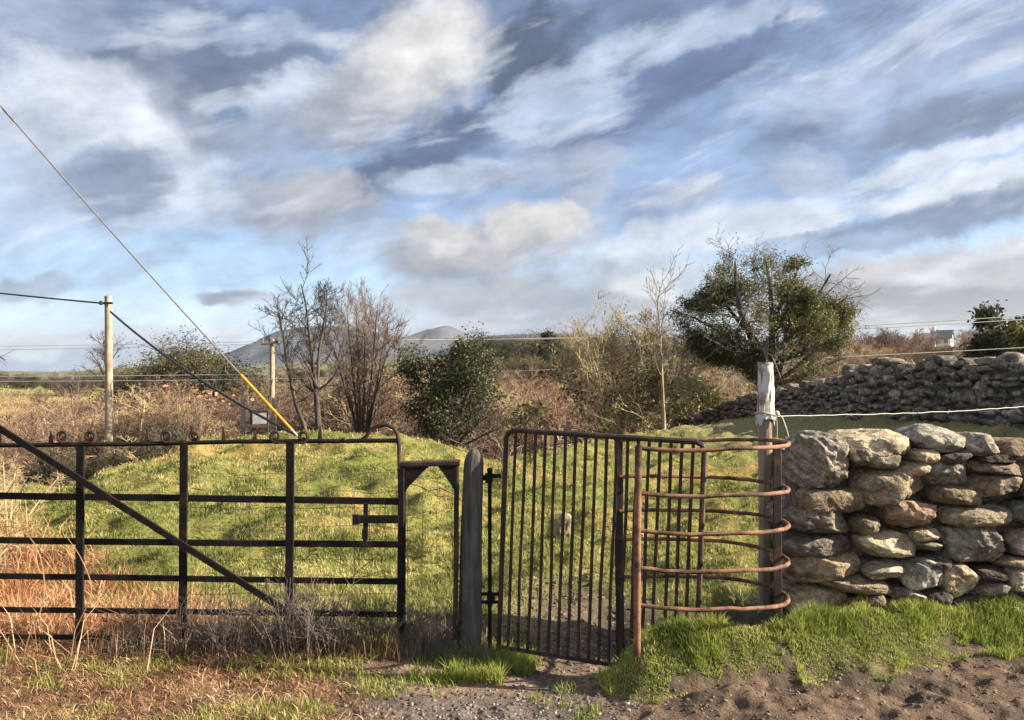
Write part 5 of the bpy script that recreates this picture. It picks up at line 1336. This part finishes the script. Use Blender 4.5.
# ================================================================ grass, litter, stones of the path
rg = np.random.default_rng(91)
def m_grass(name, stops, trans=.3):
    n = NT(name); c = n.ramp(n.attr('tint'), stops); return n.bsdf(c, .65, 0, None, .3, trans)
G_FIELD = m_grass('field_grass', [(0, (.06, .078, .017)), (.35, (.14, .165, .043)), (.7, (.27, .255, .085)), (1, (.50, .42, .19))])
G_BANK = m_grass('bank_grass', [(0, (.07, .10, .018)), (.4, (.18, .225, .04)), (.75, (.31, .345, .08)), (1, (.50, .47, .20))])
G_DRY = m_grass('dry_bracken', [(0, (.10, .05, .028)), (.35, (.27, .12, .055)), (.7, (.44, .23, .12)), (1, (.60, .42, .26))], .15)
G_LITTER = m_grass('dead_litter', [(0, (.06, .03, .018)), (.35, (.17, .085, .045)), (.7, (.33, .19, .10)), (1, (.56, .42, .25))], .1)
G_FAR = m_grass('far_bracken_stems', [(0, (.07, .048, .04)), (.4, (.14, .09, .066)), (.75, (.22, .15, .10)), (1, (.32, .24, .15))], .1)
def grass_obj(name, P, h, w, lean, mat, label, cat='grass', tint=None, az=None, curl=.5):
    v, q, tr, ti = blades(P, h, w, lean, rg, az, tint, curl)
    return tag(link(name, big_mesh(name, v, [q, tr], mat, False, tint=ti)), label, cat, None, 'stuff')
def drop(x, y): return np.c_[x, y, height(x, y)-.004]
# field
n = 330000
y = (4.65**-1.1+((34.)**-1.1-4.65**-1.1)*rg.random(n))**(-1/1.1)
x = y*(rg.random(n)*1.62-.81)+rg.normal(0, .15, n)
n1 = fbm(x*1.7, y*1.7, 51, 4)
ok = y < edge_y(x)+1.5
ok &= ~((x > 1.55) & (y < 5.15)) & ~((x > .45) & (x < 1.85) & (y < 5.75+.8*(n1-.5)))
wallx = np.interp(y, bwn[:, 1], bwn[:, 0]); ok &= x < wallx-.15
earth = np.exp(-((x-.45)/.75)**2)*(1-sm(y, 5.5, 6.8)); ok &= rg.random(n) > earth*.95
dry = sm(-x-1.65-(y-5)*1.15+1.6*(n1-.5), -.2, .9)*(1-sm(y, 11, 14)); ok &= rg.random(n) > dry*.75
st = sm(x, 3.2, 5.2)*sm(y, 8.5, 11); ok &= rg.random(n) > st*.75
x = x[ok]; y = y[ok]; n1 = n1[ok]
cl = fbm(x*3.1, y*3.1, 131, 3); big = .6*fbm(x*.7, y*1.3, 133, 3)+.4*fbm(x*2.2, y*3., 134, 3)
h = (.014+.045*sm(cl, .42, .75)+.020*rg.random(len(x)))*(1+.2*rg.normal(size=len(x)).clip(-1, 2))
w = np.maximum(.0042, .00105*y)*(.7+.6*rg.random(len(x)))
ti = np.clip(.42+2.4*(big-.5)-.45*(cl-.5)+rg.normal(0, .16, len(x))+.18*sm(y, 8, 13), 0, 1)
ti = np.clip(ti+.3*(sm(x, 3.2, 5.2)*sm(y, 8.5, 11)), 0, 1)
grass_obj('field_grass', drop(x, y), h, w, np.clip(.55+.25*rg.normal(size=len(x)), .05, .95), G_FIELD, 'sunlit short yellow-green grass covering the field and the mound', tint=ti)
# coarser tussocks
m_ = 5500
ty = (4.9**-1+(13.**-1-4.9**-1)*rg.random(m_))**-1; tx = ty*(rg.random(m_)*1.5-.75)
ok = (ty < edge_y(tx)) & ~((tx > 1.5) & (ty < 5.3)) & ~((tx > .4) & (tx < 1.6) & (ty < 5.0)) & (np.abs(tx-.45) > .55*(ty < 6.2)) & (fbm(tx*1.3, ty*1.3, 135, 3) > .45)
dr = sm(-tx-1.65-(ty-5)*1.15, -.2, .9); ok &= rg.random(m_) > dr
tx = tx[ok]; ty = ty[ok]; m_ = len(tx); k_ = 22
cx_ = np.repeat(tx, k_); cy_ = np.repeat(ty, k_); aa = rg.random(m_*k_)*2*pi; q_ = rg.random(m_*k_)**.7*np.repeat(.03+.06*rg.random(m_), k_)
hh_ = np.repeat(.035+.07*rg.random(m_)**2, k_)*(.5+.7*rg.random(m_*k_))
grass_obj('tussock_grass', drop(cx_+np.cos(aa)*q_, cy_+np.sin(aa)*q_), hh_, np.maximum(.004, .0009*cy_), np.clip(.35+6*q_+.15*rg.normal(size=m_*k_), .05, .95), G_FIELD, 'coarse green and straw-coloured tussocks standing up from the shorter field grass', az=aa, tint=np.clip(np.repeat(.1+.75*rg.random(m_), k_)+rg.normal(0, .12, m_*k_), 0, 1))
# dead bracken in the left of the field
n = 70000
y = (4.55**-1+((13.)**-1-4.55**-1)*rg.random(n))**-1; x = -1.0-rg.random(n)*(y*.85+.2-1.0)
n1 = fbm(x*1.7, y*1.7, 51, 4); dry = sm(-x-1.65-(y-5)*1.15+1.6*(n1-.5), -.2, .9)
ok = (rg.random(n) < dry) & (y < edge_y(x)+.5); x = x[ok]; y = y[ok]
cl = fbm(x*2.3, y*2.3, 141, 3)
h = (.08+.30*sm(cl, .38, .72))*(.5+rg.random(len(x))); w = np.maximum(.004, .0009*y)*(.6+.9*rg.random(len(x)))
grass_obj('dead_bracken', drop(x, y), h, w, np.clip(.75+.25*rg.normal(size=len(x)), .2, .97), G_DRY, 'matted orange-brown dead bracken on the left of the field behind the iron gate', 'bracken', tint=np.clip(.5+.9*(fbm(x*4, y*4, 143, 2)-.5)+rg.normal(0, .22, len(x)), 0, 1))
# bank in front of the wall and the cage
n = 150000
x = .36+rg.random(n)*3.5; y = 3.5+rg.random(n)*1.05
fy = foot_y(x); k = y-fy
ok = (k > -.05+.10*(fbm(x*5, y*5, 151, 3)-.5)*3) & ~((x > 1.6) & (y > 4.52)) & ~((x < 1.5) & (y > 4.24))
ok &= fbm(x*6, y*7, 153, 3) > .18+.28*(1-sm(y-foot_y(x), -.02, .24))
ok &= (x > .54+.07*np.sin(y*9)+.16*(fbm(y*7, x*7, 158, 2)-.5)) 
x = x[ok]; y = y[ok]
cl = fbm(x*5, y*5, 155, 3)
h = (.024+.068*sm(cl, .38, .70))*(.35+1.1*rg.random(len(x)))*(1-.35*sm(y, 4.2, 4.5))*(.5+.5*sm(y-foot_y(x), 0, .2))
ti = np.clip(.55-.5*(cl-.5)+1.3*(fbm(x*3.5, y*3.5, 157, 3)-.5)+rg.normal(0, .17, len(x)), 0, 1)
grass_obj('bank_grass', drop(x, y), h, .0042*(.6+.8*rg.random(len(x))), np.clip(.5+.25*rg.normal(size=len(x)), .05, .95), G_BANK, 'lush bright green grass on the bank below the stone wall and the cage', tint=ti)
# tufts by the dark post and scattered green in the verge
n = 14000
x = -.62+rg.random(n)*.75; y = 4.12+rg.random(n)*.5
ok = fbm(x*6, y*6, 161, 3)+.25*np.exp(-((x+.2)/.25)**2) > .52; ok &= ~((x > -.05) & (y < 4.3)); x = x[ok]; y = y[ok]
grass_obj('verge_grass', drop(x, y), .03+.10*rg.random(len(x))*sm(fbm(x*6, y*6, 163, 3), .3, .6), .004, np.clip(.5+.25*rg.normal(size=len(x)), .05, .95), G_BANK, 'ragged green grass tufts round the foot of the dark post', tint=np.clip(.55+rg.normal(0, .2, len(x)), 0, 1))
n = 26000
x = -3.3+rg.random(n)*3.9; y = 3.5+rg.random(n)*1.1
ok = fbm(x*3.1, y*4, 165, 3)+.08*sm(y, 3.9, 4.4) > .60; x = x[ok]; y = y[ok]
grass_obj('verge_grass', drop(x, y), .02+.06*rg.random(len(x)), .0042, np.clip(.55+.25*rg.normal(size=len(x)), .05, .95), G_BANK, 'thin green grass patches coming through the dead litter of the front verge', tint=np.clip(.5+rg.normal(0, .2, len(x)), 0, 1))
# dead litter of the front verge
n = 80000
x = -3.4+rg.random(n)*3.35; y = 3.45+rg.random(n)*1.25
n1 = fbm(x*1.7, y*1.7, 51, 4); dens = (1-sm(x+.8*(n1-.5)-.5*(3.9-y), -1.15, -.55))*(.35+.65*sm(fbm(x*4, y*4, 171, 3), .35, .6))
ok = rg.random(n) < dens; x = x[ok]; y = y[ok]
ht = .022+.06*rg.random(len(x))**2+.06*sm(y, 4.1, 4.45)*rg.random(len(x))
grass_obj('dead_litter', drop(x, y)+np.array([0, 0, .006]), ht, .0032*(.5+rg.random(len(x))), np.clip(.9+.12*rg.normal(size=len(x)), .35, .985), G_LITTER, 'flattened straw and dead bracken litter on the verge in front of the iron gate', 'litter', tint=np.clip(.48+.9*(fbm(x*5, y*5, 173, 2)-.5)+rg.normal(0, .33, len(x)), 0, 1))
# long dry stems leaning at the left edge
n = 260
x = -3.1+rg.random(n)**1.6*1.3; y = 4.15+rg.random(n)*.75
grass_obj('dry_stems', drop(x, y), .15+.5*rg.random(n)**1.5, .003+.003*rg.random(n), np.clip(.68+.25*rg.normal(size=n), .1, .97), G_DRY, 'long pale orange dead stems leaning at the left end of the iron gate', 'dead stems', tint=np.clip(.72+rg.normal(0, .18, n), 0, 1), curl=.9)
n = 2600
x = -2.3+rg.random(n)*2.2; y = 4.3+rg.random(n)*.5
ok = fbm(x*3, y*3, 181, 3) > .42; x = x[ok]; y = y[ok]
grass_obj('dry_stems', drop(x, y), .06+.25*rg.random(len(x))**1.6, .003+.002*rg.random(len(x)), np.clip(.45+.3*rg.normal(size=len(x)), .05, .95), G_LITTER, 'short grey-brown dead stems tangled along the foot of the iron gate', 'dead stems', tint=np.clip(.45+rg.normal(0, .25, len(x)), 0, 1), curl=.9)
G_GREY = m_grass('grey_dead_grass', [(0, (.05, .042, .04)), (.5, (.14, .12, .11)), (1, (.30, .26, .23))], .1)
n = 15000
x = -2.2+rg.random(n)*2.1; y = 4.36+rg.random(n)**1.3*.55
ok = fbm(x*4, y*4, 185, 3)+.10*np.exp(-((x+1.15)/.35)**2) > .47; x = x[ok]; y = y[ok]
grass_obj('dead_grass', drop(x, y), (.05+.17*rg.random(len(x))**1.4)*(1+.7*np.exp(-((x+1.15)/.12)**2)), .0026, np.clip(.5+.3*rg.normal(size=len(x)), .05, .95), G_GREY, 'grey dead grass and stalks massed along the lower rails of the iron gate', 'dead grass', tint=np.clip(.45+rg.normal(0, .25, len(x)), 0, 1), curl=.9)
# dead shrubs along the gate
for i, (px, d, hgt, w, lab) in enumerate(((300, 4.36, .46, .55, 'tall grey dead twig clump in front of the third gate upright'), (345, 4.40, .30, .55, 'low grey dead twig clump under the gate latch'), (235, 4.38, .28, .5, 'small grey dead twig clump left of the tall twig clump'), (385, 4.5, .26, .45, 'grey dead twig clump at the foot of the gate closing stile'), (185, 4.42, .26, .5, 'grey dead twig clump under the second gate upright'), (430, 4.52, .26, .4, 'grey dead twig clump inside the iron portal'), (268, 4.52, .34, .5, 'grey dead twig clump behind the lower end of the diagonal brace'))):
    r = np.random.default_rng(300+i); b = gpt(px, d); st = []
    for k in range(20):
        a = r.random()*2*pi; q = r.random()**.6*w*.5
        st.append(([(cos(a)*q*.6, sin(a)*q*.35, -.02), (cos(a)*q*.9+r.normal(0, .02), sin(a)*q*.5, hgt*.45), (cos(a)*q*1.1+r.normal(0, .06), sin(a)*q*.6, hgt*(.55+.5*r.random()))], .0028, .001))
    lv = make_levels((0, 0, 0), st, [dict(m=9, ratio=.45, ang=36, lift=.05, wob=.2, start=.15, rk=.7, rmin=.0014), dict(m=4, ratio=.5, ang=40, lift=.02, wob=.25, start=.15, rk=.75, rmin=.0011, k=4)], r, 6)
    tag(link('dead_shrub', branch_mesh('dead_shrub', lv, TWIG_G, (4, 3, 3)), None, b), lab, 'dead shrub', 'dead twig clumps along the iron gate')
# arching bramble canes at the left
r = np.random.default_rng(333)
for i, (pts, lab) in enumerate((([(22, 650, 4.3), (48, 600, 4.25), (40, 545, 4.3), (12, 520, 4.35), (-30, 540, 4.4)], 'arching dead bramble cane curling back over the left end of the gate'), ([(70, 640, 4.3), (95, 590, 4.25), (80, 555, 4.3), (66, 536, 4.32)], 'thin reddish dead cane bending up across the first gate upright'), ([(5, 640, 4.2), (30, 620, 4.15), (72, 655, 4.1)], 'short pale cane lying at the left foot of the gate'), ([(-20, 520, 4.5), (10, 490, 4.5), (20, 470, 4.52)], 'pale dead cane rising behind the upper rails at the left edge'), ([(262, 640, 4.4), (270, 600, 4.42), (285, 575, 4.45), (318, 548, 4.5)], 'thin dark cane leaning right across the lower gate rails'), ([(330, 640, 4.5), (338, 600, 4.5), (352, 575, 4.52), (392, 545, 4.55)], 'thin dark cane crossing the netting below the latch'), ([(100, 640, 4.5), (112, 600, 4.5), (128, 560, 4.55)], 'dark upright dead stem between the first two gate uprights'), ([(225, 640, 4.55), (232, 600, 4.5), (228, 585, 4.5)], 'short dark stem beside the diagonal brace'))):
    Pc = np.array([at(*q) for q in pts]); tt = np.linspace(0, 1, 16); s = np.linspace(0, 1, len(Pc))
    Q = np.stack([np.interp(tt, s, Pc[:, k]) for k in range(3)], 1)
    for _ in range(3): Q[1:-1] = (Q[:-2]+2*Q[1:-1]+Q[2:])/4
    Q[0, 2] = min(Q[0, 2], gz(Q[0, 0], Q[0, 1])) if i != 3 else Q[0, 2]
    m = MB().tube(Q, np.linspace(.0034, .0016, 16), 5)
    tag(m.build('dead_cane', TWIG_P if i < 4 else TWIG_D, None, True, origin=Q[0]), lab, 'cane', 'dead canes by the iron gate')
# gravel of the path and clods of the mud
def rocks(name, n, xs, ys, size, mat, label, cat, dens, flat=.7):
    Dn, f = _CS[3]
    x = rg.uniform(*xs, n); y = rg.uniform(*ys, n); ok = rg.random(n) < dens(x, y); x = x[ok]; y = y[ok]; n = len(x)
    s = size[0]+(size[1]-size[0])*rg.random(n)**2.5
    sc = s[:, None]*(.6+.8*rg.random((n, 3)))*np.array([1, 1, flat])
    jit = 1+.22*rg.normal(size=(n, len(Dn), 1)).clip(-1.5, 1.5)
    v = Dn[None]*jit*sc[:, None, :]; a = rg.random(n)*2*pi; c, s_ = np.cos(a)[:, None], np.sin(a)[:, None]
    v = np.stack([v[:, :, 0]*c-v[:, :, 1]*s_, v[:, :, 0]*s_+v[:, :, 1]*c, v[:, :, 2]], 2)+drop(x, y)[:, None, :]+np.array([0, 0, .002])
    F_ = (f[None]+(np.arange(n)*len(Dn))[:, None, None]).reshape(-1, 4)
    tag(link(name, big_mesh(name, v.reshape(-1, 3), F_, mat, False, tint=np.repeat(rg.random(n), len(Dn)))), label, cat, None, 'stuff')
nt = NT('gravel'); GRAV = nt.bsdf(nt.ramp(nt.attr('tint'), [(0, (.05, .045, .047)), (.6, (.12, .107, .107)), (1, (.28, .25, .23))]), .85)
nt = NT('clods'); CLOD = nt.bsdf(nt.ramp(nt.attr('tint'), [(0, (.05, .035, .027)), (.6, (.10, .072, .056)), (1, (.18, .135, .105))]), .95)
rocks('gravel', 12000, (-1.1, 1.0), (3.4, 5.2), (.002, .012), GRAV, 'loose grey stone chips on the path in front of the kissing gate', 'gravel', lambda x, y: np.clip(1.1-np.abs(x+.2-(y-3.6)*.6)*1.1, .03, 1)*(1-.7*sm(y, 4.0, 4.4)))
rocks('mud_clods', 5000, (.4, 3.4), (3.4, 4.3), (.0015, .010), CLOD, 'small crumbled clods of drying mud below the grass bank', 'mud', lambda x, y: (1-sm(y, foot_y(x), foot_y(x)+.12))*.9)
rocks('soil_crumbs', 2600, (-.1, 1.1), (4.5, 6.2), (.004, .018), CLOD, 'crumbled soil and stones on the trodden patch behind the gate leaf', 'soil', lambda x, y: np.exp(-((x-.45)/.5)**2))
rocks('soil_crumbs', 9000, (-3.3, .5), (3.4, 4.5), (.003, .014), CLOD, 'crumbs of brown soil and small stones on the front verge', 'soil', lambda x, y: .5+0*x)
# rough bracken and grass on the far slopes, too many stems to count
n = 150000
y = 22*np.exp(rg.random(n)**1.1*2.0); u = rg.random(n)*1.7-.85; x = u*y
ok = (y > edge_y(x)+4) & ~((u > .25) & (y < 27)) & (fbm(x*.3, y*.25, 195, 3) > .42); x = x[ok]; y = y[ok]
ti = np.clip(.5+1.1*(fbm(x*.12, y*.1, 91, 4)-.5)+rg.normal(0, .2, len(x)), 0, 1)
grass_obj('far_bracken', drop(x, y), .15+.25*rg.random(len(x)), .0010*y, np.clip(.6+.3*rg.normal(size=len(x)), .05, .95), G_FAR, 'brown dead bracken covering the slopes across the valley', 'bracken', tint=ti)
# ================================================================ the air over the valley
n = NT('haze'); pv = n.n('ShaderNodeVolumePrincipled'); pv.inputs['Color'].default_value = (.72, .83, 1, 1); pv.inputs['Density'].default_value = .00006; pv.inputs['Anisotropy'].default_value = .2
n.l(pv.outputs[0], n.out.inputs['Volume'])
hz0, hz1 = -60., 330.
v = [(x, y, z) for x in (-5600, 5600) for y in (-60, 5600) for z in (hz0, hz1)]
hz = link('haze', new_mesh('haze', v, [(0, 1, 3, 2), (4, 6, 7, 5), (0, 4, 5, 1), (2, 3, 7, 6), (0, 2, 6, 4), (1, 5, 7, 3)], n.m)); tag(hz, 'thin pale haze over the valley, bluing the far hills', 'haze', None, 'stuff')
S.cycles.volume_bounces = 0
